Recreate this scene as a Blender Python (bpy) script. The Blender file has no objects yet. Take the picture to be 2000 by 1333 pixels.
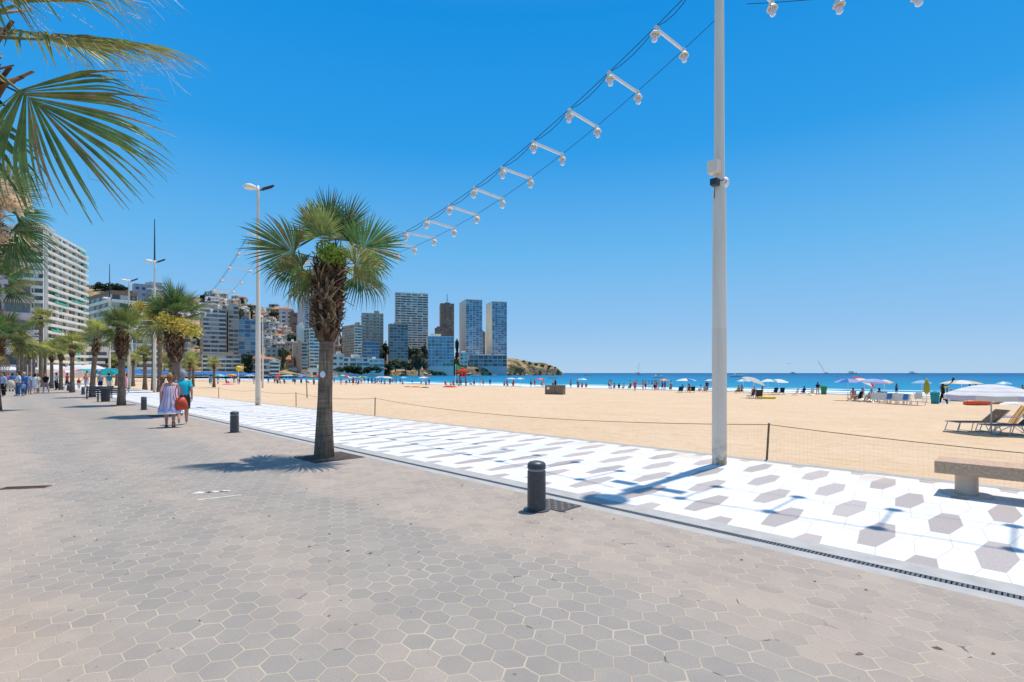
import bpy, math, random
from mathutils import Vector, Matrix
R = math.radians
sc = bpy.context.scene
COL = sc.collection
random.seed(7)

# ------------------------------------------------------------------ camera, sky, sun, exposure
F = 1010.0; HZ = 729.0; CX = 1000.0; EYE = 1.75      # focal length and horizon in pixels of the 2000 px wide photograph
cam = bpy.data.cameras.new("camera"); camo = bpy.data.objects.new("camera", cam); COL.objects.link(camo)
camo.location = (0, 0, EYE); camo.rotation_euler = (R(90), 0, 0)
cam.sensor_width = 36; cam.lens = 36 * F / 2000; cam.shift_y = (HZ - 666.5) / 2000
cam.clip_start = 0.05; cam.clip_end = 80000
sc.camera = camo
SUN_EL = R(73.7); SUN_AZ = math.atan2(.697, .717)
world = bpy.data.worlds.new("World"); sc.world = world; world.use_nodes = True
wn = world.node_tree; bg = wn.nodes["Background"]
sky = wn.nodes.new("ShaderNodeTexSky"); sky.sky_type = 'NISHITA'; sky.sun_disc = False
sky.sun_elevation = SUN_EL; sky.sun_rotation = SUN_AZ
sky.air_density = 1.0; sky.dust_density = 0.35; sky.ozone_density = 2.2; sky.altitude = 0
# a clear deep Mediterranean blue: the sky texture graded by height above the horizon
tc = wn.nodes.new("ShaderNodeTexCoord"); sx = wn.nodes.new("ShaderNodeSeparateXYZ"); wn.links.new(tc.outputs['Generated'], sx.inputs[0])
rp = wn.nodes.new("ShaderNodeValToRGB"); wn.links.new(sx.outputs[2], rp.inputs[0]); cr = rp.color_ramp
SKY = [(0, (.40, .60, .81)), (.03, (.36, .57, .81)), (.08, (.275, .52, .82)), (.22, (.135, .450, .82)), (.39, (.024, .320, .78)), (.57, (.004, .262, .725)), (.74, (.06, .26, .70)), (1, (.34, .44, .60))]
while len(cr.elements) < len(SKY): cr.elements.new(.5)
for e_, (p_, c_) in zip(cr.elements, SKY): e_.position = p_; e_.color = c_ + (1,)
vs8 = wn.nodes.new("ShaderNodeVectorMath"); vs8.operation = 'SCALE'; vs8.inputs['Scale'].default_value = 1 / .125; wn.links.new(rp.outputs[0], vs8.inputs[0])
mxs = wn.nodes.new("ShaderNodeMix"); mxs.data_type = 'RGBA'; mxs.inputs[0].default_value = .97
wn.links.new(sky.outputs[0], mxs.inputs[6]); wn.links.new(vs8.outputs[0], mxs.inputs[7]); wn.links.new(mxs.outputs[2], bg.inputs[0])
bg.inputs[1].default_value = 0.125
sl = bpy.data.lights.new("sun", 'SUN'); sl.energy = 4.75; sl.angle = R(.53); sl.color = (1, .925, .81)
so = bpy.data.objects.new("sun", sl); COL.objects.link(so)
sd = Vector((math.cos(SUN_EL) * math.sin(SUN_AZ), math.cos(SUN_EL) * math.cos(SUN_AZ), math.sin(SUN_EL)))
so.rotation_euler = sd.to_track_quat('Z', 'Y').to_euler(); so.location = (0, 0, 60)
sc.view_settings.view_transform = 'Standard'; sc.view_settings.look = 'None'
sc.view_settings.gamma = 1; sc.view_settings.exposure = 0.07
sc.cycles.max_bounces = 6; sc.cycles.transparent_max_bounces = 8

# ------------------------------------------------------------------ frames of reference
A_ = math.atan2(-1005, F)
U = (math.sin(A_), math.cos(A_)); V = (math.cos(A_), -math.sin(A_))     # along the promenade, and from it towards the sea
TH = math.atan2(-U[1], -U[0])                                          # local x = -U, local y = V
def UV(u, v, z=0): return Vector((u * U[0] + v * V[0], u * U[1] + v * V[1], z))
def G(px, py, z=0):
    d = F * (EYE - z) / (py - HZ); return Vector((d * (px - CX) / F, d, z))
def D(px, py, d): return Vector((d * (px - CX) / F, d, EYE + (HZ - py) / F * d))
def uv_of(p): return (p[0] * U[0] + p[1] * U[1], p[0] * V[0] + p[1] * V[1])
SEA_Z = -1.5
def shore(u): return 94 - .06 * u
def sand_z(p):
    u, v = uv_of(p); return -.15 - 1.32 * (v - 11) / (shore(u) - 11)
def S(px, py):
    t = (px - CX) / F; k = (py - HZ) / F
    lo, hi = 5.0, 420.0
    for _ in range(60):
        m = (lo + hi) / 2
        if EYE - k * m > sand_z((t * m, m)): lo = m
        else: hi = m
    return Vector((t * lo, lo, sand_z((t * lo, lo))))

# ------------------------------------------------------------------ materials
def nodes(m): m.use_nodes = True; return m.node_tree, m.node_tree.nodes["Principled BSDF"]
class NT:
    def __init__(s, nt): s.nt = nt
    def n(s, typ, ins=(), **kw):
        x = s.nt.nodes.new(typ)
        for k, v in kw.items(): setattr(x, k, v)
        for i, v in (ins.items() if isinstance(ins, dict) else enumerate(ins)):
            if v is None: continue
            if hasattr(v, 'is_output'): s.nt.links.new(v, x.inputs[i])
            else: x.inputs[i].default_value = v
        return x
    def m(s, op, a, b=None, c=None, clamp=False):
        return s.n("ShaderNodeMath", (a, b, c), operation=op, use_clamp=clamp).outputs[0]
    def vm(s, op, a, b=None, out=0):
        return s.n("ShaderNodeVectorMath", (a, b), operation=op).outputs[out]
    def mix(s, f, a, b):
        x = s.n("ShaderNodeMix", data_type='RGBA'); 
        for i, v in ((0, f), (6, a), (7, b)):
            if hasattr(v, 'is_output'): s.nt.links.new(v, x.inputs[i])
            else: x.inputs[i].default_value = (tuple(v) + (1,))[:4] if i else v
        return x.outputs[2]
    def noise(s, vec, scale, detail=3, rough=.55, out=0):
        return s.n("ShaderNodeTexNoise", {'Vector': vec, 'Scale': scale, 'Detail': detail, 'Roughness': rough}).outputs[out]
    def ramp(s, f, stops, interp='LINEAR'):
        x = s.n("ShaderNodeValToRGB", (f,)); r = x.color_ramp; r.interpolation = interp
        while len(r.elements) < len(stops): r.elements.new(.5)
        for e, (p, c) in zip(r.elements, stops): e.position = p; e.color = (tuple(c) + (1,))[:4] if not isinstance(c, (int, float)) else (c, c, c, 1)
        return x.outputs[0]
    def mapr(s, v, a, b, c=0., d=1.): return s.n("ShaderNodeMapRange", (v, a, b, c, d)).outputs[0]
    def bump(s, h, strength, dist=.01):
        return s.n("ShaderNodeBump", {'Strength': strength, 'Distance': dist, 'Height': h}).outputs[0]
MATS = {}
def mat(name, c, rough=.7, var=.12, scale=4., metal=0, spec=.3, bump=0, trans=0, rnd=0):
    if name in MATS: return MATS[name]
    m = bpy.data.materials.new(name); MATS[name] = m; nt, b = nodes(m); t = NT(nt)
    co = t.n("ShaderNodeTexCoord").outputs['Object']
    nz = t.noise(co, scale, 4)
    lo = tuple(max(0, x * (1 - var)) for x in c); hi = tuple(min(1, x * (1 + var)) for x in c)
    colr = t.mix(t.mapr(nz, .3, .7), lo, hi)
    if rnd:
        r = t.n("ShaderNodeObjectInfo").outputs['Random']
        colr = t.n("ShaderNodeHueSaturation", {'Hue': t.mapr(r, 0, 1, .5 - rnd * .04, .5 + rnd * .04), 'Value': t.mapr(r, 0, 1, 1 - rnd * .35, 1 + rnd * .25), 'Color': colr}).outputs[0]
    nt.links.new(colr, b.inputs['Base Color'])
    b.inputs['Roughness'].default_value = rough; b.inputs['Metallic'].default_value = metal; b.inputs['Specular IOR Level'].default_value = spec
    if bump: nt.links.new(t.bump(t.noise(co, scale * 6, 4), bump, .01), b.inputs['Normal'])
    if trans:
        out = nt.nodes["Material Output"]; tr = t.n("ShaderNodeBsdfTranslucent", (colr,))
        mx = t.n("ShaderNodeMixShader", (trans, b.outputs[0], tr.outputs[0])); nt.links.new(mx.outputs[0], out.inputs[0])
    return m
def hexcells(t, px, py):
    """regular hexagon cells of lattice (1, sqrt3): returns distance to the cell edge (0.5 in the middle) and the cell centre x, y"""
    r3 = math.sqrt(3)
    p = t.n("ShaderNodeCombineXYZ", (t.m('ADD', px, 1000), t.m('ADD', py, 1000 * r3), 0)).outputs[0]
    r = (1, r3, 1); h = (.5, r3 / 2, 0)
    a = t.vm('SUBTRACT', t.vm('MODULO', p, r), h)
    b = t.vm('SUBTRACT', t.vm('MODULO', t.vm('ADD', p, h), r), h)
    la = t.vm('LENGTH', a, out=1); lb = t.vm('LENGTH', b, out=1)
    f = t.m('LESS_THAN', la, lb)
    g = t.n("ShaderNodeMix", data_type='VECTOR'); t.nt.links.new(f, g.inputs[0]); t.nt.links.new(b, g.inputs[4]); t.nt.links.new(a, g.inputs[5]); g = g.outputs[1]
    ab = t.vm('ABSOLUTE', g); s = t.n("ShaderNodeSeparateXYZ", (ab,))
    e = t.m('MAXIMUM', s.outputs[0], t.vm('DOT_PRODUCT', ab, (.5, r3 / 2, 0), out=1))
    c = t.vm('SUBTRACT', p, g); cs = t.n("ShaderNodeSeparateXYZ", (c,))
    return t.m('SUBTRACT', .5, e), cs.outputs[0], cs.outputs[1], c

# ------------------------------------------------------------------ mesh builder and scene tree
class MB:
    def __init__(s): s.v = []; s.f = []; s.m = []; s.mi = 0
    def add(s, vs, fs):
        o = len(s.v); s.v += [tuple(x) for x in vs]
        for f in fs: s.f.append(tuple(i + o for i in f)); s.m.append(s.mi)
    def box(s, c, size, M=None):
        x, y, z = [a / 2 for a in size]
        vs = [Vector((i * x, j * y, k * z)) for k in (-1, 1) for j in (-1, 1) for i in (-1, 1)]
        if M is not None: vs = [M @ q for q in vs]
        s.add([(q[0] + c[0], q[1] + c[1], q[2] + c[2]) for q in vs], [(0, 2, 3, 1), (4, 5, 7, 6), (0, 1, 5, 4), (2, 6, 7, 3), (0, 4, 6, 2), (1, 3, 7, 5)])
    def bb(s, x0, x1, y0, y1, z0, z1): s.box(((x0 + x1) / 2, (y0 + y1) / 2, (z0 + z1) / 2), (x1 - x0, y1 - y0, z1 - z0))
    def bar(s, a, b, w, h):
        a = Vector(a); b = Vector(b); d = b - a
        s.box((a + b) / 2, (w, h, d.length), d.to_track_quat('Z', 'Y').to_matrix())
    def tube(s, pts, rad, n=8, cap=True):
        pts = [Vector(p) for p in pts]; rad = [rad] * len(pts) if isinstance(rad, (int, float)) else rad
        vs = []; fs = []; ref = None
        for i, p in enumerate(pts):
            d = (pts[min(i + 1, len(pts) - 1)] - pts[max(i - 1, 0)]).normalized()
            if ref is None: ref = Vector((1, 0, 0)) if abs(d.x) < .8 else Vector((0, 1, 0))
            x = (ref - d * ref.dot(d)).normalized(); y = d.cross(x); ref = x
            for k in range(n):
                a = 2 * math.pi * k / n; vs.append(p + (x * math.cos(a) + y * math.sin(a)) * rad[i])
        for i in range(len(pts) - 1):
            for k in range(n): fs.append((i * n + k, i * n + (k + 1) % n, (i + 1) * n + (k + 1) % n, (i + 1) * n + k))
        if cap: fs.append(tuple(range(n - 1, -1, -1))); fs.append(tuple((len(pts) - 1) * n + k for k in range(n)))
        s.add(vs, fs)
    def rings(s, rs, n=16, cap=True, fold=0, nf=7):
        """rs: (cx, cy, z, rx, ry)"""
        vs = []; fs = []
        for j, (cx, cy, z, rx, ry) in enumerate(rs):
            for k in range(n):
                a = 2 * math.pi * k / n; w = 1 + fold * (j / len(rs)) * math.sin(nf * a)
                vs.append((cx + rx * w * math.cos(a), cy + ry * w * math.sin(a), z))
        for i in range(len(rs) - 1):
            for k in range(n): fs.append((i * n + k, i * n + (k + 1) % n, (i + 1) * n + (k + 1) % n, (i + 1) * n + k))
        if cap: fs.append(tuple(range(n - 1, -1, -1))); fs.append(tuple((len(rs) - 1) * n + k for k in range(n)))
        s.add(vs, fs)
    def lathe(s, prof, n=16, c=(0, 0, 0), cap=True): s.rings([(c[0], c[1], c[2] + z, r, r) for r, z in prof], n, cap)
    def build(s, name, mats, parent=None, world=False, smooth=False, loc=None, rotz=0):
        me = bpy.data.meshes.new(name); vs = s.v
        if world and parent: l = parent.location; vs = [(a - l.x, b - l.y, c - l.z) for a, b, c in vs]
        me.from_pydata(vs, [], s.f); me.update()
        for m in (mats if isinstance(mats, (list, tuple)) else [mats]): me.materials.append(m)
        me.polygons.foreach_set('material_index', s.m)
        if smooth: me.polygons.foreach_set('use_smooth', [True] * len(s.f))
        return link(name, me, parent, loc, rotz)
def link(name, me, parent=None, loc=None, rotz=0):
    o = bpy.data.objects.new(name, me); COL.objects.link(o)
    if parent: o.parent = parent
    if loc is not None: o.location = loc
    if rotz: o.rotation_euler[2] = rotz
    return o
def tag(o, label, cat, group=None, kind=None):
    if label: o['label'] = label
    if cat: o['category'] = cat
    if group: o['group'] = group
    if kind: o['kind'] = kind
    return o
def thing(name, label, cat, loc=(0, 0, 0), rotz=0, group=None):
    o = bpy.data.objects.new(name, None); COL.objects.link(o); o.empty_display_size = .2
    o.location = loc; o.rotation_euler[2] = rotz
    return tag(o, label, cat, group)
def structure(o): o['kind'] = 'structure'; return o
def dup(root, loc, rotz=0, label=None, group=None, scale=None):
    r = root.copy(); COL.objects.link(r); r.location = loc; r.rotation_euler[2] = rotz
    if scale: r.scale = (scale,) * 3
    if label: r['label'] = label
    if group: r['group'] = group
    for ch in list(root.children):
        c = ch.copy(); COL.objects.link(c); c.parent = r
        for g in ch.children:
            e = g.copy(); COL.objects.link(e); e.parent = c
    return r
def strip(name, m, u0, u1, v0, v1, z, nu=1, nv=1, par=None):
    mb = MB()
    for i in range(nu):
        for j in range(nv):
            a, b = u0 + (u1 - u0) * i / nu, u0 + (u1 - u0) * (i + 1) / nu; c, d = v0 + (v1 - v0) * j / nv, v0 + (v1 - v0) * (j + 1) / nv
            mb.add([(-a, c, z), (-b, c, z), (-b, d, z), (-a, d, z)], [(0, 3, 2, 1)])
    return mb.build(name, m, par, rotz=TH)

WHITE = mat('white_paint', (.84, .83, .80), .5, .04)
POLE = mat('pole_paint', (.86, .70, .53), .45, .08, 1.4)
m = bpy.data.materials.new('weathered_post_paint'); nt, b = nodes(m); t = NT(nt)
co = t.n("ShaderNodeTexCoord").outputs['Object']; Z = t.n("ShaderNodeSeparateXYZ", (co,)).outputs[2]
stre = t.noise(t.n("ShaderNodeMapping", {'Vector': co, 'Scale': (9, 9, .5)}).outputs[0], 1, 4, .6)
cc = t.mix(t.mapr(stre, .4, .7), (.88, .72, .55), (.78, .63, .47))
cc = t.mix(t.m('MULTIPLY', t.m('LESS_THAN', Z, 2.6), .22), cc, (.56, .47, .37))
cc = t.mix(t.m('MULTIPLY', t.mapr(Z, 0, .55, 1, 0), t.mapr(t.noise(co, 7, 4), .42, .62)), cc, (.30, .18, .09))
nt.links.new(cc, b.inputs['Base Color']); b.inputs['Roughness'].default_value = .45; POSTP = m
DARK = mat('dark_metal', (.045, .047, .052), .45, .15, 8)
STEEL = mat('brushed_steel', (.42, .42, .41), .35, .1, 6, metal=.7)
GLASS = mat('window_glass_dark', (.065, .078, .09), .12, .2, .3, spec=.6)
GLASSM = mat('window_glass_mid', (.17, .20, .22), .15, .25, .3, spec=.6)
CURTAIN = mat('window_curtain', (.48, .46, .43), .6, .15, .5)
WOOD = mat('weathered_wood', (.20, .13, .07), .8, .3, 9)

# ------------------------------------------------------------------ ground
m = bpy.data.materials.new('grey_hexagon_paving'); nt, b = nodes(m); t = NT(nt)
co = t.n("ShaderNodeTexCoord").outputs['Object']; xyz = t.n("ShaderNodeSeparateXYZ", (co,)); X, Y = xyz.outputs[0], xyz.outputs[1]
# the bands of the paving wander a little
wob = t.m('MULTIPLY', t.m('SUBTRACT', t.noise(co, .35, 2), .5), 1.6)
warp = t.vm('SCALE', t.vm('SUBTRACT', t.noise(co, 9, 1, out=1), (.5, .5, .5)), None); warp.node.inputs['Scale'].default_value = .012
wxyz = t.n("ShaderNodeSeparateXYZ", (t.vm('ADD', co, warp),)); WX, WY = wxyz.outputs[0], wxyz.outputs[1]
ed, cx_, cy_, cid = hexcells(t, t.m('DIVIDE', t.m('ADD', WY, .008), .186), t.m('MULTIPLY', WX, -.866 / .188))
rnd = t.n("ShaderNodeTexWhiteNoise", (cid,), noise_dimensions='3D'); rv = rnd.outputs[0]
cpos = t.n('ShaderNodeCombineXYZ', (t.m('MULTIPLY', t.m('SUBTRACT', cy_, 1000 * math.sqrt(3)), -.188 / .866), t.m('MULTIPLY', t.m('SUBTRACT', cx_, 1000), .186), 0)).outputs[0]
vv = t.m('ADD', t.m('MULTIPLY', t.m('SUBTRACT', cx_, 1000), .186), t.m('MULTIPLY', t.m('SUBTRACT', t.noise(cpos, .4, 3), .5), 1.8))
band = t.ramp(t.m('DIVIDE', t.m('ADD', vv, 6), 14), [((-6 + 6) / 14, .75), ((.2 + 6) / 14, 1), ((.9 + 6) / 14, .1), ((1.4 + 6) / 14, .12), ((1.85 + 6) / 14, .6), ((2.4 + 6) / 14, .05), ((3.2 + 6) / 14, .02), ((3.75 + 6) / 14, .9), ((5.4 + 6) / 14, .8)])
sel = t.mapr(t.m('ADD', band, t.m('MULTIPLY', t.m('SUBTRACT', rv, .5), .30)), .05, .95)
tone = t.mix(sel, (.308, .280, .252), (.405, .336, .282))
tone = t.n("ShaderNodeHueSaturation", {'Value': t.mapr(rnd.outputs[0], 0, 1, .955, 1.05), 'Color': tone}).outputs[0]
grit = t.noise(co, 95, 5, .75); tone = t.mix(t.mapr(grit, .36, .64), t.mix(.34, tone, (.12, .11, .10)), tone); tone = t.mix(t.mapr(t.noise(co, 210, 2), .66, .72, 0, .5), tone, (.62, .58, .52))
blot = t.noise(co, 1.3, 5, .65); tone = t.mix(t.mapr(blot, .42, .72, 0, .42), tone, (.19, .18, .17))
spot = t.noise(co, 11, 2); tone = t.mix(t.m('MULTIPLY', t.mapr(spot, .72, .76), .7), tone, (.06, .058, .055))
dirt = t.noise(co, 3.1, 3)
ew = t.m('ADD', .021, t.m('MULTIPLY', t.mapr(dirt, .35, .65), .020))
edn = t.m('ADD', ed, t.m('MULTIPLY', t.m('SUBTRACT', t.noise(co, 60, 2), .5), .03))
gm = t.m('SUBTRACT', 1, t.m('SMOOTH_MIN', 1, t.m('DIVIDE', edn, ew), .1), clamp=True); gm = t.mapr(gm, 0, .4)
gcol = t.mix(t.mapr(t.noise(co, 2.2, 3), .4, .62), (.41, .34, .255), (.47, .405, .32)); gcol = t.mix(t.mapr(t.noise(co, 4.3, 2), .64, .70), gcol, (.10, .09, .08))
colr = t.mix(t.m('MULTIPLY', gm, t.mapr(t.noise(co, 1.7, 3), .3, .5, .55, 1.)), tone, gcol)
nt.links.new(colr, b.inputs['Base Color']); b.inputs['Roughness'].default_value = .8; b.inputs['Specular IOR Level'].default_value = .25
hgt = t.m('ADD', t.m('MULTIPLY', gm, -.35), t.m('MULTIPLY', grit, .22)); hgt = t.m('ADD', hgt, t.m('MULTIPLY', rv, .12))
nt.links.new(t.bump(hgt, .55, .02), b.inputs['Normal'])
PAVE = m
structure(strip('paving', PAVE, -30, 330, -40, 5.44, 0, 12, 4))

m = bpy.data.materials.new('white_hexagon_paving'); nt, b = nodes(m); t = NT(nt)
co = t.n("ShaderNodeTexCoord").outputs['Object']; xyz = t.n("ShaderNodeSeparateXYZ", (co,)); X, Y = xyz.outputs[0], xyz.outputs[1]
HU, HV = .2375, 1.055
ed, cx_, cy_, cid = hexcells(t, t.m('DIVIDE', t.m('SUBTRACT', Y, 6.79), HV), t.m('DIVIDE', t.m('MULTIPLY', t.m('SUBTRACT', t.m('MULTIPLY', X, -1), .236), .8660254), HU))
k_ = t.m('DIVIDE', cy_, .8660254)
even = t.m('LESS_THAN', t.m('FRACT', t.m('ADD', cx_, .25)), .5)
par = t.m('LESS_THAN', t.m('ABSOLUTE', t.m('SUBTRACT', t.m('MODULO', t.m('ADD', t.m('MULTIPLY', k_, .5), t.m('ADD', cx_, .25)), 2), .25)), .5)
grey = t.m('MULTIPLY', even, par)
rnd = t.n("ShaderNodeTexWhiteNoise", (cid,), noise_dimensions='3D').outputs[0]
vein = t.noise(co, 6, 6, .7)
wc = t.mix(t.mapr(vein, .35, .7), (.62, .61, .59), (.74, .735, .72)); wc = t.n("ShaderNodeHueSaturation", {'Value': t.mapr(rnd, 0, 1, .95, 1.04), 'Color': wc}).outputs[0]
gc = t.mix(t.mapr(t.noise(co, 40, 5, .7), .3, .7), (.33, .285, .27), (.46, .405, .385)); gc = t.n("ShaderNodeHueSaturation", {'Value': t.mapr(rnd, 0, 1, .88, 1.1), 'Color': gc}).outputs[0]
cc = t.mix(grey, wc, gc)
cc = t.mix(t.mapr(t.noise(co, .8, 4), .5, .75, 0, .22), cc, (.42, .38, .33))
cc = t.mix(t.m('MULTIPLY', t.m('LESS_THAN', ed, .011), .65), cc, (.34, .32, .30))
cc = t.mix(t.m('MULTIPLY', t.mapr(Y, 9.3, 10.8), t.mapr(t.noise(co, 1.6, 5, .65), .42, .62, 0, .75)), cc, (.56, .42, .27))
cc = t.mix(t.mapr(t.noise(co, 14, 3), .70, .74, 0, .5), cc, (.25, .22, .2))
nt.links.new(cc, b.inputs['Base Color']); b.inputs['Roughness'].default_value = .55; b.inputs['Specular IOR Level'].default_value = .3
nt.links.new(t.bump(t.noise(co, 90, 3), .12, .01), b.inputs['Normal'])
structure(strip('promenade', m, -30, 330, 5.98, 10.74, 0, 12, 2))
CURB = mat('pale_granite', (.37, .36, .345), .7, .12, 5, bump=.1)
structure(strip('kerb_strip', CURB, -30, 330, 5.44, 5.60, 0, 6, 1))
structure(strip('kerb_strip', CURB, -30, 330, 5.70, 5.98, 0, 6, 1))
mb = MB(); mb.bb(-330, 30, 10.74, 10.95, -.8, .004)
structure(mb.build('promenade_edge', CURB, rotz=TH))
dr = MB(); dr.bb(-330, 30, 5.60, 5.70, -.12, -.05); dr.mi = 1
u = -4.0
while u < 45:
    dr.bb(-u - .011, -u + .011, 5.603, 5.697, -.02, -.002); u += .034 + max(0, u) * .0006
for a in (5.61, 5.69, 5.65): dr.bb(-330, 30, a - .006, a + .006, -.022, -.004)
structure(dr.build('drainage_channel', [mat('drain_dark', (.02, .02, .022), .9), mat('drain_iron', (.13, .14, .16), .5, .2, 9, metal=.5)], rotz=TH))

# sand
m = bpy.data.materials.new('beach_sand'); nt, b = nodes(m); t = NT(nt)
co = t.n("ShaderNodeTexCoord").outputs['Object']; xyz = t.n("ShaderNodeSeparateXYZ", (co,)); X, Y = xyz.outputs[0], xyz.outputs[1]
n1 = t.noise(co, .25, 5, .6); n2 = t.noise(co, 3.2, 5, .65); n3 = t.noise(co, 120, 3)
sc_ = t.mix(t.mapr(n1, .3, .7), (.615, .45, .30), (.68, .525, .38))
sc_ = t.mix(t.mapr(n2, .35, .75, 0, .5), sc_, (.50, .345, .19)); sc_ = t.mix(t.mapr(n3, .3, .7, 0, .3), sc_, (.42, .28, .15))
sh = t.m('SUBTRACT', Y, t.m('ADD', 94, t.m('MULTIPLY', X, .06)))
wet = t.mapr(t.m('ADD', sh, t.m('MULTIPLY', t.noise(co, .2, 3), 4)), -4.5, -2.5)
sc_ = t.mix(wet, sc_, (.27, .20, .13))
nt.links.new(sc_, b.inputs['Base Color']); nt.links.new(t.mapr(wet, 0, 1, .95, .4), b.inputs['Roughness']); b.inputs['Specular IOR Level'].default_value = .15
sc_ = t.mix(t.mapr(t.noise(t.n('ShaderNodeMapping', {'Vector': co, 'Scale': (1.2, 2.6, 1)}).outputs[0], 1, 4, .7), .54, .68, 0, .35), sc_, (.44, .31, .19))
nt.links.new(sc_, b.inputs['Base Color'])
hh = t.m('ADD', t.m('MULTIPLY', n2, 1.0), t.m('MULTIPLY', t.noise(co, 9, 4), .45)); nt.links.new(t.bump(t.m('ADD', hh, t.m('MULTIPLY', t.noise(co, 1.1, 3), 1.3)), .8, .12), b.inputs['Normal'])
mb = MB()
us = [-70, -40, -25] + [-15 + i * .45 for i in range(100)] + [31 + i * 3 for i in range(20)] + [95 + i * 20 for i in range(20)]
vs_ = [10.96 + i * .4 for i in range(40)] + [27 + i * 1.5 for i in range(20)] + [58 + i * 4 for i in range(15)]
random.seed(3)
for u in us:
    for v in vs_:
        p = UV(u, v); z = sand_z(p)
        amp = .035 if v < 40 and u < 60 else .01
        z += amp * (random.random() - .5) * 2 + .02 * math.sin(v * 1.1 + u * .3) * math.sin(u * .7)
        if v < 11.2: z -= .02
        mb.v.append((-u, v, z))
nv = len(vs_)
for i in range(len(us) - 1):
    for j in range(nv - 1): mb.f.append((i * nv + j, i * nv + j + 1, (i + 1) * nv + j + 1, (i + 1) * nv + j)); mb.m.append(0)
structure(mb.build('sand', m, rotz=TH, smooth=True))

# sea
m = bpy.data.materials.new('sea_water'); nt, b = nodes(m); t = NT(nt)
co = t.n("ShaderNodeTexCoord").outputs['Object']; xyz = t.n("ShaderNodeSeparateXYZ", (co,)); X, Y = xyz.outputs[0], xyz.outputs[1]
sh = t.m('SUBTRACT', Y, t.m('ADD', 94, t.m('MULTIPLY', X, .06)))
sh2 = t.m('ADD', sh, t.m('MULTIPLY', t.m('SUBTRACT', t.noise(co, .02, 4), .5), 60))
c1 = t.ramp(t.m('POWER', t.mapr(sh2, 0, 1500), .5), [(0, (.045, .28, .34)), (.13, (.012, .225, .36)), (.3, (.004, .165, .32)), (.6, (.003, .105, .25)), (1, (.002, .06, .18))])
stx = t.n("ShaderNodeMapping", {'Vector': co, 'Scale': (.02, .12, 1)}).outputs[0]
c1 = t.mix(t.mapr(t.noise(stx, 1, 5, .65), .45, .7, 0, .55), c1, (.004, .15, .30))
fx = t.n("ShaderNodeMapping", {'Vector': co, 'Scale': (.06, .35, 1)}).outputs[0]
fn = t.m('SUBTRACT', t.noise(fx, 1, 5, .6), .5); fn2 = t.m('SUBTRACT', t.noise(co, .05, 3), .5)
s2 = t.m('ADD', sh, t.m('MULTIPLY', fn2, 14))
def band_(c, w): return t.m('SUBTRACT', 1, t.m('DIVIDE', t.m('ABSOLUTE', t.m('SUBTRACT', s2, c)), w), clamp=True)
fo = t.m('MAXIMUM', t.m('MULTIPLY', band_(2, 6), 1.4), t.m('MAXIMUM', t.m('MULTIPLY', band_(13, 7), 1.35), t.m('MULTIPLY', band_(27, 5), .7)))
fo = t.mapr(t.m('ADD', fo, t.m('MULTIPLY', fn, 2.2)), .45, .75)
caps = t.mapr(t.noise(t.n("ShaderNodeMapping", {'Vector': co, 'Scale': (.07, .45, 1)}).outputs[0], 1, 2), .715, .76)
fo = t.m('MAXIMUM', fo, t.m('MULTIPLY', caps, .5))
c1 = t.mix(fo, c1, (.80, .84, .85))
nt.links.new(c1, b.inputs['Base Color']); b.inputs['Roughness'].default_value = .45; b.inputs['Specular IOR Level'].default_value = .12
wv = t.noise(t.n("ShaderNodeMapping", {'Vector': co, 'Scale': (.25, .8, 1)}).outputs[0], 1, 5, .6); nt.links.new(t.bump(wv, .5, .6), b.inputs['Normal'])
mb = MB(); Q = 40000
for a in range(-4, 4):
    for c in range(-4, 4): q = Q / 4; mb.add([(a * q, c * q, SEA_Z), ((a + 1) * q, c * q, SEA_Z), ((a + 1) * q, (c + 1) * q, SEA_Z), (a * q, (c + 1) * q, SEA_Z)], [(0, 1, 2, 3)])
structure(mb.build('sea', m, rotz=TH))
# ------------------------------------------------------------------ hill and headland
from mathutils import noise as mnoise
def lerp_tab(tab, x, k):
    if x <= tab[0][0]: return tab[0][k]
    for a, c in zip(tab, tab[1:]):
        if x <= c[0]: f = (x - a[0]) / (c[0] - a[0]); return a[k] + f * (c[k] - a[k])
    return tab[-1][k]
COAST = [(-400, 330), (300, 345), (520, 350), (600, 400), (660, 470), (740, 560), (830, 630), (900, 660), (1000, 690), (1060, 730), (1098, 760)]
RIDGE = [(-400, 600, 700), (-100, 590, 750), (100, 585, 800), (170, 553, 900), (230, 560, 900), (330, 578, 900), (400, 580, 900), (470, 590, 900), (545, 606, 900), (600, 640, 950), (680, 662, 950), (760, 676, 900), (840, 692, 850), (900, 699, 800), (960, 702, 770), (1000, 700, 770), (1040, 707, 775), (1070, 711, 785), (1088, 721, 795), (1098, 730, 800)]
def ground_z(px, d):
    dc = lerp_tab(COAST, px, 1); yr = lerp_tab(RIDGE, px, 1); drr = lerp_tab(RIDGE, px, 2)
    zr = max(-.5, EYE + (HZ - yr) * drr / F); s = (d - dc) / max(10, drr - dc)
    if s < 0: return -2.5
    lo = min(zr, 1.2 if px < 700 else 2.5 + (px - 700) * .012)
    if s <= 1: return lo + (zr - lo) * (s ** 1.15 if px < 880 else s ** .45)
    return zr * max(-.05, 1 - (s - 1) * .8)
m = bpy.data.materials.new('hillside'); nt, b = nodes(m); t = NT(nt)
co = t.n("ShaderNodeTexCoord").outputs['Object']
nn = t.noise(co, .035, 6, .65); n2 = t.noise(co, .22, 5, .7)
ochre = t.mix(t.mapr(n2, .3, .7), (.34, .22, .115), (.56, .40, .235))
scrub = t.mix(t.mapr(t.noise(co, .5, 4), .3, .7), (.030, .045, .018), (.085, .095, .045))
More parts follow.
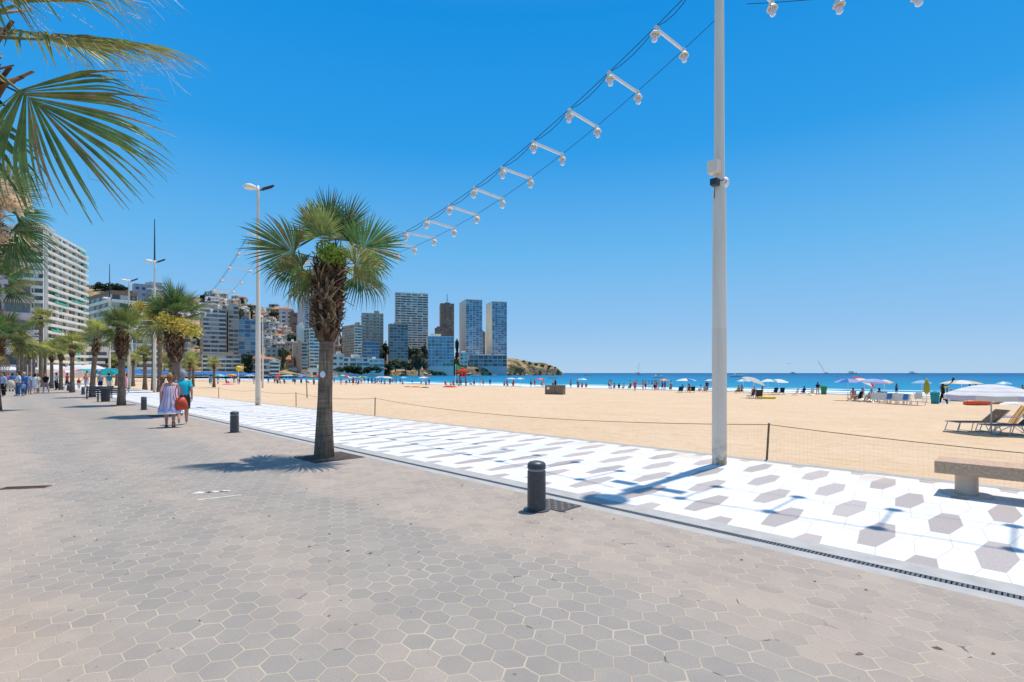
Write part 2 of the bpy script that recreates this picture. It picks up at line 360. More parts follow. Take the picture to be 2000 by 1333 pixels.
cc = t.mix(t.mapr(t.m('ADD', nn, t.m('MULTIPLY', t.m('SUBTRACT', n2, .5), .7)), .46, .56), ochre, scrub)
nt.links.new(cc, b.inputs['Base Color']); b.inputs['Roughness'].default_value = .95; b.inputs['Specular IOR Level'].default_value = .1
nt.links.new(t.bump(n2, 1, 3.), b.inputs['Normal'])
HILL = m
mb = MB(); cols = [-400 + i * 12 for i in range(126)]; NS = 34
for px in cols:
    dc = lerp_tab(COAST, px, 1); drr = lerp_tab(RIDGE, px, 2)
    for j in range(NS):
        s = -.01 + 1.5 * (j / (NS - 1)) ** 1.4; d = dc + s * (drr - dc)
        if j == 0: d = dc - 3
        z = ground_z(px, d) if j else -3
        X = d * (px - CX) / F
        q = Vector((X * .05, d * .05, 0)); nz = mnoise.fractal(q, 1., 2., 4)
        if j: z += nz * (1.2 if px < 700 else 2.4) * min(1, max(0, z + .5) / 5) * (1 if s < .97 else .8)
        mb.v.append((X, d, z))
for i in range(len(cols) - 1):
    for j in range(NS - 1): mb.f.append((i * NS + j, (i + 1) * NS + j, (i + 1) * NS + j + 1, i * NS + j + 1)); mb.m.append(0)
structure(mb.build('hillside_terrain', HILL))
# level town ground behind the far beach
mb = MB(); mb.add([(-700, 120, -.35), (-150, 330, -.35), (-150, 420, -.35), (-700, 420, -.35)], [(0, 1, 2, 3)])
mb.add([UV(20, -39.9, -.02), UV(320, -39.9, -.02), UV(320, -150, -.02), UV(20, -150, -.02)], [(0, 1, 2, 3)])
structure(mb.build('town_ground', mat('town_ground', (.38, .36, .33), .9, .2, .2)))

# ------------------------------------------------------------------ buildings
BM = {}
def wallmat(c, name):
    return mat('facade_' + name, (min(.82, c[0] * 1.30), min(.8, c[1] * 1.15), c[2] * .98), .85, .08, .12, spec=.15)
AWN = mat('green_awning', (.03, .30, .20), .8, .2, .5)
ROOFR = mat('red_tile_roof', (.42, .17, .08), .85, .2, .5)
def bld(label, x0, xc, x1, ytop, ybase, d, phi, floors, front, side, wall, trim=None, glass=None, group=None, bay=3.4, par=1.0, roof=None, awn=0, seed=1, hround=None, rel=.42, proud=1.1, W=None, L=None, drop=12):
    """corner at pixel column xc and distance d; the right face runs to x1, the left face to x0. styles: band, grid, glass, blank"""
    if phi <= 12: phi += math.degrees(math.atan(-(xc - CX) / F))
    rg = random.Random(seed); phi = R(phi); c, s = math.cos(phi), math.sin(phi)
    X = d * (xc - CX) / F; t1 = (x1 - CX) / F; t0 = (x0 - CX) / F
    if W is None: W = (t1 * d - X) / (c - t1 * s)
    if L is None: L = (X - t0 * d) / (s + t0 * c)
    if L < 3 or L > 90: L = 14
    zt = EYE + (HZ - ytop) * d / F; zb = EYE + (HZ - ybase) * d / F; H = zt - zb
    root = thing('apartment_building', label, 'building', (X, d, zb), phi, group)
    wm = wall; tm = trim or wall
    gl = glass or [GLASS, GLASSM, CURTAIN]
    mb = MB(); mb.bb(0, W, 0, L, -drop, H)
    mb.bb(-.05, W + .05, -.05, .25, H + .002, H + par); mb.bb(-.05, W + .05, L - .25, L + .05, H + .002, H + par); mb.bb(-.05, .25, .252, L - .252, H + .002, H + par); mb.bb(W - .25, W + .05, .252, L - .252, H + .002, H + par)
    mb.build('wall', wm, root)
    if roof == 'tile':
        r_ = MB(); e = 1.0; r_.add([(-e, -e, H + par + .05), (W + e, -e, H + par + .05), (W + e, L + e, H + par + .05), (-e, L + e, H + par + .05), (W * .3, L * .5, H + par + 3.2), (W * .7, L * .5, H + par + 3.2)], [(0, 1, 5, 4), (1, 2, 5), (2, 3, 4, 5), (3, 0, 4), (0, 3, 2, 1)]); r_.build('roof', ROOFR, root)
    else:
        for k in range(rg.choice((1, 2, 2))):
            w = W * rg.uniform(.15, .4); x = rg.uniform(.5, max(.6, W - w - .5)); hh = rg.uniform(1.8, 3.6)
            r_ = MB(); y0 = min(L * .25, 3); y1 = min(L * .85, y0 + 7); r_.bb(x, x + w, y0, y1, H - .01, H + hh)
            r_.bb(x - .2, x + w + .2, y0 - .2, y1 + .2, H + hh + .002, H + hh + .3); r_.build('roof_room', wm, root)
    fh = H / floors
    for face, style in (('f', front), ('s', side)):
        if style == 'blank': continue
        n_len = W if face == 'f' else L
        def P(a, o, z0, z1, a1, o1):     # box along the face
            return (a, a1, -o1, -o, z0, z1) if face == 'f' else (-o1, -o, a, a1, z0, z1)
        nb = max(1, int(n_len / bay)); bw = n_len / nb
        for k in range(floors):
            z = k * fh; wz0, wz1 = z + fh * (1 - rel) * .45, z + fh * ((1 - rel) * .45 + rel)
            if style == 'glass': wz0, wz1 = z + fh * .16, z + fh * .97
            if style == 'band': wz0, wz1 = z + fh * .34, z + fh * .92
            mb = MB(); xs = [.02]; ms = []
            for i in range(nb):
                g0 = {'glass': .05, 'band': .05, 'grid': .22}[style] * bw
                off = bw * rg.uniform(0, .4) if style == 'band' and rg.random() < .3 else 0
                xs += [i * bw + g0, (i + 1) * bw - g0 - off]; ms += [3, 3 if style == 'grid' and rg.random() < .07 else rg.choices((0, 1, 2), (.60, .28, .12) if style != 'glass' else (.5, .44, .06))[0]]
            xs.append(n_len - .02); ms.append(3)
            q = lambda a, o, z: (a, -o, z) if face == 'f' else (-o, a, z)
            for a in xs: mb.v += [q(a, .06, wz0), q(a, .06, wz1), q(a, .002, wz0), q(a, .002, wz1)]
            for i, mi in enumerate(ms):
                o = i * 4; mb.f += [(o, o + 4, o + 5, o + 1), (o + 1, o + 5, o + 7, o + 3), (o + 2, o + 6, o + 4, o)]; mb.m += [mi, 3, 3]
            o = len(ms) * 4; mb.f += [(0, 1, 3, 2), (o, o + 2, o + 3, o + 1)]; mb.m += [3, 3]
            mb.build('window_row', list(gl) + [wm], root)
            if style == 'band':
                bl = MB(); e0 = 0 if face == 's' else 0
                bl.bb(*P(.05, .061, z - .06 * fh, z + .02 * fh, n_len - .05, proud)); bl.bb(*P(.05, proud - .14, z + .021 * fh, z + .33 * fh, n_len - .05, proud + .02))
                for i in range(0, nb + 1, 3): bl.bb(*P(min(n_len - .2, max(.06, i * bw - .08)), .061, z + .021 * fh, z + .93 * fh, min(n_len - .06, max(.2, i * bw + .08)), proud - .15))
                bl.build('balcony', tm, root)
            elif style == 'glass':
                bl = MB(); bl.bb(*P(.02, .062, z - .02 * fh, z + .10 * fh, n_len - .02, .22)); bl.build('floor_edge', tm, root)
            elif style == 'grid' and hround:
                bl = MB()
                for i in range(nb):
                    if i % hround == 0: bl.bb(*P(i * bw + .12 * bw, .061, z - .05 * fh, z + .30 * fh, (i + 1) * bw - .12 * bw, .9))
                bl.build('balcony', tm, root)
    for k in range(awn):
        fl = rg.randrange(floors); nb = max(1, int(W / bay)); bw = W / nb; i = rg.randrange(nb); n = rg.choice((1, 1, 2, 3)); z = fl * fh
        a = MB(); x1_ = min(W - .1, (i + n) * bw); z1, z0 = z + .93 * fh, z + .38 * fh
        a.add([(i * bw + .1, -.1, z1), (x1_, -.1, z1), (x1_, -proud - .15, z0), (i * bw + .1, -proud - .15, z0), (i * bw + .1, -.1, z1 - .08), (x1_, -.1, z1 - .08), (x1_, -proud - .15, z0 - .08), (i * bw + .1, -proud - .15, z0 - .08)], [(0, 3, 2, 1), (4, 5, 6, 7), (0, 1, 5, 4), (2, 3, 7, 6), (1, 2, 6, 5), (3, 0, 4, 7)])
        a.build('awning', AWN, root)
    root['dim'] = (W, L, H)
    return root
WH = wallmat((.66, .66, .65), 'white'); LIL = wallmat((.50, .49, .52), 'lilac_grey'); GREY = wallmat((.40, .385, .365), 'grey'); BEI = wallmat((.52, .42, .33), 'beige')
BRN = wallmat((.25, .16, .125), 'brown'); ORA = wallmat((.48, .27, .16), 'orange'); SAND_ = wallmat((.42, .36, .30), 'sand'); BLU = wallmat((.20, .33, .45), 'blue'); TEAL = wallmat((.34, .46, .50), 'teal'); DLIL = wallmat((.27, .24, .27), 'dark_lilac')
LAV = wallmat((.43, .42, .50), 'lavender')
GB = mat('blue_curtain_glass', (.055, .16, .26), .15, .3, .1, spec=.6); GB2 = mat('pale_blue_glass', (.20, .34, .43), .2, .3, .1, spec=.6); GT = mat('teal_glass', (.02, .13, .15), .15, .3, .1, spec=.6)
BG = [GB, GB2, CURTAIN]
ROOFT = mat('flat_roof_gravel', (.4, .38, .35), .9)

bld('tall white slab hotel of many balcony rows with green awnings, at the left', 28, 87, 168, 449, 722, 213, 112, 19, 'band', 'band', WH, bay=3.2, awn=15, seed=3, L=34)
bld('brown flat topped block just behind the white slab hotel with green awnings', 2, 6, 33, 512, 722, 205, 8, 14, 'grid', 'grid', BRN, bay=4, seed=5, L=14)
bld('lilac grey low block with wide blank balcony bands below the white slab hotel', -60, -55, 62, 546, 724, 150, 6, 5, 'band', 'blank', LAV, LAV, bay=6, seed=8, proud=2.2)
bld('brown hotel with orange roof terrace next to the white slab hotel', 168, 217, 268, 574, 728, 335, 52, 10, 'band', 'band', BRN, WH, bay=4, seed=11, par=2.4)
bld('lilac hotel on the hillside with a white frame of open terraces on top', 258, 262, 322, 556, 700, 430, 8, 12, 'grid', 'grid', LAV, WH, bay=3.6, seed=13)
bld('white terraced apartment block low behind the palm row', 150, 155, 236, 686, 733, 290, 5, 4, 'band', 'blank', WH, bay=5, seed=17)
bld('pale apartment block with brown balconies behind the palm with yellow flowers', 262, 266, 318, 640, 733, 330, 4, 8, 'band', 'blank', LIL, WH, bay=4, seed=19)
bld('narrow blue glazed block behind the white lamp post', 252, 254, 266, 660, 733, 320, 5, 6, 'glass', 'blank', LIL, glass=BG, seed=18)
bld('white balcony block partly hidden by the nearest palms of the row', 318, 322, 372, 650, 733, 350, 4, 8, 'band', 'blank', WH, bay=4, seed=21)
bld('grey apartment tower with stacked balconies, left one of the joined pair', 393, 396, 442, 604, 733, 380, 6, 15, 'band', 'grid', GREY, LIL, bay=4, seed=23, L=18)
bld('grey apartment tower with yellowish balcony ends, right one of the joined pair', 442, 446, 466, 598, 733, 388, 6, 15, 'band', 'blank', GREY, SAND_, bay=3, seed=25, L=14)
bld('blue glass apartment block beside the grey tower pair', 463, 466, 501, 626, 733, 400, 5, 13, 'glass', 'blank', BLU, LIL, glass=BG, bay=3.2, seed=27)
bld('blue and white stepped block right behind the white lamp post', 500, 502, 516, 640, 733, 410, 5, 11, 'glass', 'blank', BLU, WH, glass=BG, bay=3.2, seed=29)
bld('low beige terrace block with small white arches behind blue sunshades', 393, 395, 470, 694, 737, 345, 4, 5, 'band', 'blank', SAND_, WH, bay=4.5, seed=31)
bld('long brown block with orange roof on the ridge of the hill', 545, 548, 572, 607, 655, 640, 10, 6, 'grid', 'grid', LIL, ROOFR, bay=5, seed=33, par=2.5, roof='tile')
bld('dark brown block beside the orange roofed one on the ridge', 566, 568, 582, 612, 660, 640, 8, 6, 'grid', 'blank', BRN, bay=5, seed=34)
bld('tall slim dark lilac tower left behind the palm trunk', 581, 594, 604, 581, 668, 560, 45, 20, 'grid', 'blank', LIL, BRN, bay=3, seed=35)
bld('dark plum tower hidden mostly by the palm trunk', 604, 606, 640, 584, 690, 565, 8, 18, 'grid', 'blank', DLIL, LIL, bay=3.4, seed=36)
bld('white windowless tower top above the beige hotel', 579, 581, 594, 637, 733, 430, 6, 12, 'blank', 'blank', WH, seed=37)
bld('white balcony tower with teal glass corner beside the beige hotel', 594, 604, 640, 644, 733, 425, 45, 14, 'band', 'glass', WH, WH, glass=[GT, GLASSM, CURTAIN], bay=3.5, seed=38)
HOT = bld('beige hotel with a blue emblem on its blank end wall', 572, 588, 601, 671, 724, 395, 40, 8, 'band', 'blank', BEI, BEI, bay=3.4, seed=39)
bld('pale apartment block with white balconies right of the palm trunk', 668, 692, 706, 636, 700, 510, 40, 12, 'band', 'grid', SAND_, WH, bay=3.6, seed=41)
bld('grey hotel slab with speckled windows behind the blue glass cube', 706, 707, 749, 613, 698, 570, 5, 14, 'grid', 'grid', SAND_, LIL, bay=3.4, seed=43, hround=2)
bld('bright blue glass cube between white low houses', 708, 709, 741, 669, 700, 545, 5, 5, 'glass', 'blank', BLU, WH, glass=[GB, GB, GB2], bay=4, seed=45)
bld('dark grey glazed block in front of the striped slab tower', 758, 761, 797, 634, 700, 560, 7, 12, 'glass', 'blank', SAND_, LIL, glass=[GLASS, GLASSM, GT], bay=3.4, seed=47)
bld('broad slab tower with dark and white horizontal stripes', 771, 772, 836, 573, 690, 690, 6, 25, 'band', 'blank', WH, WH, bay=7, seed=49, par=1.6)
bld('dark brown tower with a mast on its roof', 859, 861, 887, 594, 690, 700, 8, 24, 'grid', 'grid', BRN, ORA, bay=3.2, seed=51, hround=2)
bld('short brown block attached to the brown mast tower', 849, 851, 876, 642, 690, 690, 8, 9, 'grid', 'blank', BRN, bay=4, seed=53)
bld('pale blue glazed apartment block standing low on the rocks', 833, 835, 886, 658, 716, 640, 6, 9, 'glass', 'blank', WH, WH, glass=[GB2, GLASSM, CURTAIN], bay=4.5, seed=55)
bld('left twin tower with blue glazed front and plain pale side', 897, 910, 942, 586, 696, 700, 18, 30, 'glass', 'blank', WH, WH, glass=[GB, GB2, CURTAIN], bay=4.2, seed=57)
bld('right twin tower with blue glazed front, last tower before the open sea', 949, 961, 990, 590, 696, 720, 18, 30, 'glass', 'blank', WH, WH, glass=[GB, GB2, CURTAIN], bay=4.2, seed=59)
bld('slim dark block in the gap between the twin towers', 940, 941, 948, 650, 700, 760, 5, 14, 'grid', 'blank', DLIL, bay=3.4, seed=61)
bld('dark glazed podium hall at the foot of the twin towers', 912, 916, 990, 695, 717, 672, 4, 3, 'glass', 'blank', LIL, WH, glass=[GLASS, GLASSM, GLASS], bay=6, seed=63)
bld('narrow pale block left of the dark podium hall', 896, 898, 914, 690, 718, 668, 4, 4, 'grid', 'blank', WH, bay=4, seed=64)
bld('white low house with long terraces right of the palm trunk', 668, 670, 722, 700, 726, 480, 4, 3, 'band', 'blank', WH, bay=5, seed=65)
bld('white stepped villa with glazed front beside the pine hedge', 715, 718, 750, 703, 727, 490, 6, 3, 'band', 'blank', WH, WH, glass=[GLASSM, GB2, CURTAIN], bay=4, seed=67)
bld('white plain low house immediately right of the palm trunk', 646, 648, 672, 694, 728, 470, 5, 3, 'grid', 'blank', WH, bay=5, seed=68)
bld('grey house with brown tiled roof behind the second lamp post', 488, 506, 526, 702, 736, 345, 40, 3, 'band', 'band', SAND_, LIL, bay=4, seed=69, roof='tile', par=.3)
bld('pale rounded balcony block right of the second lamp post', 524, 526, 546, 708, 738, 350, 10, 4, 'band', 'blank', WH, bay=3.5, seed=70)
bld('teal grey long block under the hillside houses', 518, 520, 560, 681, 733, 440, 6, 6, 'grid', 'blank', TEAL, bay=4, seed=71)
bld('small terracotta house beside the beige hotel', 558, 560, 574, 703, 728, 400, 6, 3, 'grid', 'blank', ORA, bay=4, seed=72, roof='tile', par=.2)
bld('white cafe hall with long awning under the beige hotel', 560, 564, 650, 722, 738, 400, 3, 1, 'grid', 'blank', WH, bay=5, seed=74, L=12)
# emblem on the beige hotel
W_, L_, H_ = HOT['dim']
mb = MB(); mb.mi = 0
for k in range(16):
    a0 = 2 * math.pi * k / 16; a1 = 2 * math.pi * (k + 1) / 16
    for r0, r1 in ((1.5, 2.0),): mb.add([(-.08, L_ * .45 + r * math.cos(a), H_ * .8 + r * math.sin(a)) for r, a in ((r0, a0), (r1, a0), (r1, a1), (r0, a1))], [(0, 1, 2, 3)])
mb.bb(-.08, -.01, L_ * .45 - .9, L_ * .45 + .9, H_ * .8 - .3, H_ * .8 + .3); mb.bb(-.08, -.01, L_ * .45 - 1.7, L_ * .45 + 1.7, H_ * .8 - 3.3, H_ * .8 - 2.7)
mb.build('emblem', mat('emblem_blue', (.08, .18, .42), .5), HOT)
# mast on the brown tower, terraces frame on the lilac hotel
for o in list(COL.objects):
    if o.get('label', '').startswith('dark brown tower with a mast'):
        w, l, h = o['dim']; mb = MB(); mb.tube([(w * .5, 3, h), (w * .5, 3, h + 14)], .35, 6); mb.tube([(w * .5 - 2, 3, h + 6), (w * .5 + 2, 3, h + 6)], .2, 5); mb.build('mast', DARK, o)
    if o.get('label', '').startswith('lilac hotel on the hillside'):
        w, l, h = o['dim']; mb = MB()
        for x in (w * .55, w * .97): mb.bb(x - .3, x + .3, -4, -3.4, 0, h + 3)
        for k in range(6): z = h + 2.5 - k * 5; mb.bb(w * .45, w + .6, -4.3, -.02, z, z + .6)
        mb.build('terrace_frame', WH, o)
# hillside houses
hh = [(412, 588, 760, 26, 'grey'), (432, 590, 800, 20, 'white'), (470, 601, 760, 24, 'beige'), (486, 596, 820, 26, 'brown'), (505, 603, 840, 16, 'white'), (522, 612, 760, 22, 'lilac'), (538, 604, 800, 14, 'terracotta'), (517, 629, 640, 20, 'grey'), (535, 632, 620, 18, 'lilac'), (552, 640, 600, 14, 'beige'), (522, 652, 560, 14, 'white'), (540, 656, 540, 16, 'grey'), (560, 652, 560, 12, 'white'), (530, 668, 500, 14, 'white'), (548, 672, 480, 16, 'terracotta'), (566, 668, 500, 10, 'beige'), (456, 588, 830, 12, 'terracotta'), (180, 558, 860, 26, 'beige'), (206, 566, 820, 30, 'brown'), (655, 655, 640, 12, 'grey'), (660, 676, 560, 12, 'terracotta'), (750, 690, 640, 12, 'grey'), (808, 690, 640, 12, 'beige'), (846, 676, 720, 10, 'white'), (376, 600, 700, 22, 'lilac'), (358, 588, 800, 18, 'white'), (500, 690, 420, 14, 'beige'), (383, 664, 480, 18, 'grey'), (376, 690, 420, 14, 'white')]
HC = {'grey': GREY, 'white': WH, 'beige': BEI, 'brown': BRN, 'lilac': LIL, 'terracotta': ORA, 'sandy': SAND_}
def where(px):
    for lim, s in ((215, 'right of the white slab hotel'), (400, 'behind the palm row'), (470, 'above the grey tower pair'), (505, 'above the blue glass block'), (530, 'just right of the white lamp post'), (556, 'on the slope left of the beige hotel'), (580, 'on the slope above the beige hotel'), (700, 'right behind the palm trunk'), (780, 'near the blue glass cube'), (2000, 'at the foot of the striped slab tower')):
        if px < lim: return s
rg = random.Random(5); seen = {}
rg2 = random.Random(77)
for _k in range(84):
    px = rg2.uniform(398, 604); s_ = rg2.uniform(.22, 1.0) if px < 560 else rg2.uniform(.2, .7); dc = lerp_tab(COAST, px, 1); d = dc + s_ * (lerp_tab(RIDGE, px, 2) - dc); hh.append((px, HZ - (ground_z(px, d) + rg2.uniform(6, 11) - EYE) / d * F, d, rg2.uniform(10, 21), rg2.choice(('grey', 'white', 'beige', 'sandy', 'lilac', 'brown', 'sandy', 'grey', 'beige'))))
for i, (px, py, d, w, c) in enumerate(hh):
    p = D(px, py, d); wm = w * d / F; hgt = rg.uniform(7, 13); big = rg.uniform(8, 12)
    lev = 'near the ridge' if py < 600 else 'high on the slope' if py < 635 else 'halfway up the slope' if py < 665 else 'low on the slope'
    t_ = thing('hillside_house', f'small {c} hillside house {lev} {where(px)}', 'house', (p.x - wm / 2, p.y, p.z - hgt), R(rg.uniform(-12, 22)), 'houses on the hillside')
    mb = MB(); mb.bb(0, wm, 0, big, -14, hgt); mb.bb(wm * .1, wm * .55, -2.5, -.01, -14, hgt * .55); mb.build('wall', HC[c], t_)
    r_ = MB()
    if i % 5 == 1: r_.add([(-.5, -.5, hgt + .01), (wm + .5, -.5, hgt + .01), (wm + .5, big + .5, hgt + .01), (-.5, big + .5, hgt + .01), (wm * .3, big / 2, hgt + 2.4), (wm * .7, big / 2, hgt + 2.4)], [(0, 1, 5, 4), (1, 2, 5), (2, 3, 4, 5), (3, 0, 4), (0, 3, 2, 1)]); r_.build('roof', ROOFR, t_)
    else: r_.bb(-.3, wm + .3, -.3, big + .3, hgt + .003, hgt + .6); r_.bb(wm * .6, wm * .9, 2, 5, hgt + .603, hgt + 2.6); r_.build('roof', HC['white'] if c != 'white' else GREY, t_)
    nb = max(2, int(wm / 4.2))
    for k in range(nb):
        for zf in (hgt * .66, hgt * .12):
            if zf < hgt * .5 and wm * .08 < (k + .5) * wm / nb < wm * .57: continue
            wmb = MB(); wmb.bb((k + .22) * wm / nb, (k + .78) * wm / nb, -.12, -.005, zf, zf + hgt * .2); wmb.build('window', [GLASS, GLASSM][rg.random() < .3], t_)
# ------------------------------------------------------------------ palms
def leafmat(name, c, tr=.35, rnd=.6, rough=.45, spec=.35): return mat(name, c, rough, .3, 7, spec=spec, trans=tr, rnd=rnd)
FR = leafmat('palm_frond', (.105, .175, .052)); FRO = leafmat('palm_frond_olive', (.23, .28, .080)); FRL = leafmat('palm_frond_light', (.46, .46, .11), .45); FRD = leafmat('dry_frond', (.34, .22, .09), .2); STALK = leafmat('frond_stalk', (.17, .19, .06), .1); FIBRE = mat('frond_fibre', (.55, .50, .38), .8)
DEAD = mat('dry_leaf_base', (.17, .097, .052), .9, .45, 9, rnd=.3); DEAD2 = mat('dry_leaf_base_pale', (.36, .23, .13), .9, .4, 9); DEAD3 = mat('dry_leaf_base_dark', (.055, .034, .022), .9, .3, 9)
FLW = leafmat('palm_flower_yellow', (.68, .58, .13), .3, .2); FLP = leafmat('palm_flower_dry', (.86, .62, .44), .5, .2); FLG = leafmat('palm_flower_green', (.26, .36, .05), .3, .2)
# trunk with rings and vertical cracks
m = bpy.data.materials.new('palm_bark'); nt, b = nodes(m); t = NT(nt)
co = t.n("ShaderNodeTexCoord").outputs['Object']
rg_ = t.noise(t.n("ShaderNodeMapping", {'Vector': co, 'Scale': (1.5, 1.5, 26)}).outputs[0], 1, 4, .6); vr = t.noise(t.n("ShaderNodeMapping", {'Vector': co, 'Scale': (28, 28, 2.2)}).outputs[0], 1, 4, .6)
cc = t.mix(t.mapr(t.noise(co, 3, 4), .35, .65), (.23, .155, .105), (.43, .29, .19)); cc = t.mix(t.mapr(vr, .4, .7), cc, (.12, .085, .06)); cc = t.mix(t.mapr(t.noise(co, 2.1, 4), .6, .7, 0, .6), cc, (.40, .22, .12))
cc = t.mix(t.mapr(rg_, .52, .62, 0, .45), cc, (.06, .048, .04))
nt.links.new(cc, b.inputs['Base Color']); b.inputs['Roughness'].default_value = .9; b.inputs['Specular IOR Level'].default_value = .15
nt.links.new(t.bump(t.m('ADD', rg_, vr), .7, .03), b.inputs['Normal']); BARK = m

def frond_mesh(seed, Lp, Rb, nl, droop, tipdroop, mats, dry=0.0, segs=6, spread=128, fibres=14, wid=.021, jit=.025):
    """a costapalmate fan leaf along +X from the crown: stalk, joined blade, free drooping tips, loose fibres"""
    rg = random.Random(seed); mb = MB()
    arch = lambda x: -.10 * droop * (x / Lp) ** 2 * Lp
    mb.mi = 1
    st = [(Lp * k / 5, 0, arch(Lp * k / 5)) for k in range(6)]
    mb.tube(st, [.022, .018, .016, .014, .012, .009], 5)
    hub = Vector(st[-1])
    for i in range(nl):
        f = (i + .5) / nl * 2 - 1; a = R(spread) * f + rg.uniform(-jit, jit)
        Ln = Rb * (.62 + .38 * math.cos(a * .72)) * rg.uniform(.88, 1.08)
        mb.mi = 2 if rg.random() < dry else 0
        base = hub + Vector((.20 * max(0, math.cos(a)) * Rb * (1 - abs(f)) , 0, 0))
        dth = 2 * R(spread) / nl
        wm = wid * Rb * rg.uniform(.9, 1.15); sag = droop * rg.uniform(.7, 1.3); tip = tipdroop * rg.uniform(.4, 1.7); tw = rg.uniform(-.25, .25)
        dirv = Vector((math.cos(a), math.sin(a), 0)); side = Vector((-math.sin(a), math.cos(a), 0))
        vs = []
        for k in range(segs + 1):
            s_ = k / segs; r = Ln * s_
            wj = r * dth * .52 + .003
            w = min(wj, wm * (1 - max(0, (s_ - .45) / .55) ** 1.3) + .0015) if s_ > 0 else .004
            zz = -sag * .30 * Ln * s_ ** 2 - tip * Ln * max(0, s_ - .5) ** 2 * 1.9
            back = tip * Ln * max(0, s_ - .55) ** 2 * .8
            c = base + dirv * (r - back) + Vector((0, 0, zz)) + side * tw * Ln * .12 * s_ ** 2
            up = Vector((0, 0, w * .55))
            vs += [c - side * w + up, c, c + side * w + up]
        fs = []
        for k in range(segs):
            o = k * 3; fs += [(o, o + 1, o + 4, o + 3), (o + 1, o + 2, o + 5, o + 4)]
        mb.add(vs, fs)
    mb.mi = 3
    for i in range(fibres):
        a = R(spread) * rg.uniform(-.9, .9); r0 = Rb * rg.uniform(.5, .85); p = hub + Vector((math.cos(a) * r0, math.sin(a) * r0, -.05 - droop * .2 * r0)); q = p + Vector((rg.uniform(-.1, .25), rg.uniform(-.15, .15), rg.uniform(-.3, .02))) * Rb; w = .0028
        n = (p + q) / 2 + Vector((0, rg.uniform(-.06, .06), rg.uniform(-.08, .08)))
        mb.add([p, n, q, q + Vector((0, w, w)), n + Vector((0, w, w)), p + Vector((0, w, w))], [(0, 1, 4, 5), (1, 2, 3, 4)])
    me_o = mb.build('frond', mats); me = me_o.data; bpy.data.objects.remove(me_o); return me
def fset(g, dry): return [g, STALK, FRD, FIBRE]
FM = {}
for key, (Lp, Rb, nl, dr_, tp, sp) in {'up': (.62, .92, 46, .08, .06, 100), 'mid': (.70, .92, 46, .28, .32, 112), 'low': (.64, .90, 46, .7, .7, 118)}.items():
    FM[key] = [frond_mesh(10 * i + len(key) + ord(key[0]), Lp, Rb, nl, dr_, tp, fset([FR, FRO, FR][i], 0), dry=.05 + .06 * (key == 'low'), spread=sp) for i in range(3)]
    FM[key + '_l'] = [frond_mesh(77 + i + ord(key[0]), Lp, Rb, 24, dr_, tp, fset([FRO, FRL][i], 0), dry=.08, segs=4, spread=sp, fibres=0, wid=.034) for i in range(2)]
    FM[key + '_y'] = [frond_mesh(99 + i + ord(key[0]), Lp, Rb, 22, dr_, tp, fset([FRL, FRO][i], 0), dry=.2, segs=4, spread=sp, fibres=0, wid=.034) for i in range(2)]
FM['dead'] = [frond_mesh(55 + i, .6, .8, 20, 1.2, 1.2, fset(FRD, 0), segs=4, spread=90, fibres=0) for i in range(2)]
def bases_mesh(seed, z0, z1, r0, r1, n, hang=True):
    rg = random.Random(seed); mb = MB()
    for i in range(n):
        f = (i + rg.random()) / n; z = z0 + (z1 - z0) * f; a = i * 2.399 + rg.uniform(-.2, .2)
        rr = (r0 + (r1 - r0) * f) * (.6 + .4 * math.sin(math.pi * min(1, .18 + f * .8)))
        mb.mi = rg.choices((0, 1, 2), (.5, .28, .22))[0]
        tan = Vector((-math.sin(a), math.cos(a), 0)); out = Vector((math.cos(a), math.sin(a), 0)); w = rg.uniform(.018, .042); L = rg.uniform(.16, .40); sk = rg.uniform(-.9, .9); th = .014
        p0 = out * rr * .72 + Vector((0, 0, z)); p1 = out * rr * .98 + Vector((0, 0, z + L * .55)) + tan * sk * L * .3; 
        if hang and rg.random() < .4: p2 = out * rr * rg.uniform(1.12, 1.5) + Vector((0, 0, z + L * rg.uniform(.1, .75))) + tan * sk * L
        else: p2 = out * rr * rg.uniform(1.0, 1.28) + Vector((0, 0, z + L * rg.uniform(.85, 1.1))) + tan * sk * L
        vs = []
        for p, ww in ((p0, w * 1.3), (p1, w), (p2, w * .35)): vs += [p - tan * ww, p + out * th, p + tan * ww, p - out * th]
        fs = []
        for k in range(2):
            for q in range(4): fs.append((k * 4 + q, k * 4 + (q + 1) % 4, (k + 1) * 4 + (q + 1) % 4, (k + 1) * 4 + q))
        fs.append((8, 9, 10, 11)); mb.add(vs, fs)
    return mb
def flower_mesh(seed, r, n, mt, off=1.3):
    rg = random.Random(seed); mb = MB()
    mb.tube([(0, 0, 0), (r * off * .5, 0, r * .25), (r * off, 0, 0)], .02, 5)
    for i in range(n):
        c = Vector((r * off + rg.gauss(0, r * .45), rg.gauss(0, r * .42), rg.gauss(-r * .1, r * .38))); s = r * rg.uniform(.06, .13)
        d1 = Vector((rg.gauss(0, 1), rg.gauss(0, 1), rg.gauss(0, 1) - .6)).normalized() * s * 2.2; d2 = d1.orthogonal().normalized() * s * .5
        mb.add([c - d1 - d2, c + d1 * .2 - d2 * 1.5, c + d1, c + d1 * .2 + d2 * 1.5], [(0, 1, 2, 3)])
    o = mb.build('flower_cluster', mt); me = o.data; bpy.data.objects.remove(o); return me
FLM = {'yellow': flower_mesh(1, .30, 520, FLW, 3.0), 'dry': flower_mesh(2, .26, 420, FLP, 3.3), 'green': flower_mesh(3, .26, 420, FLG)}
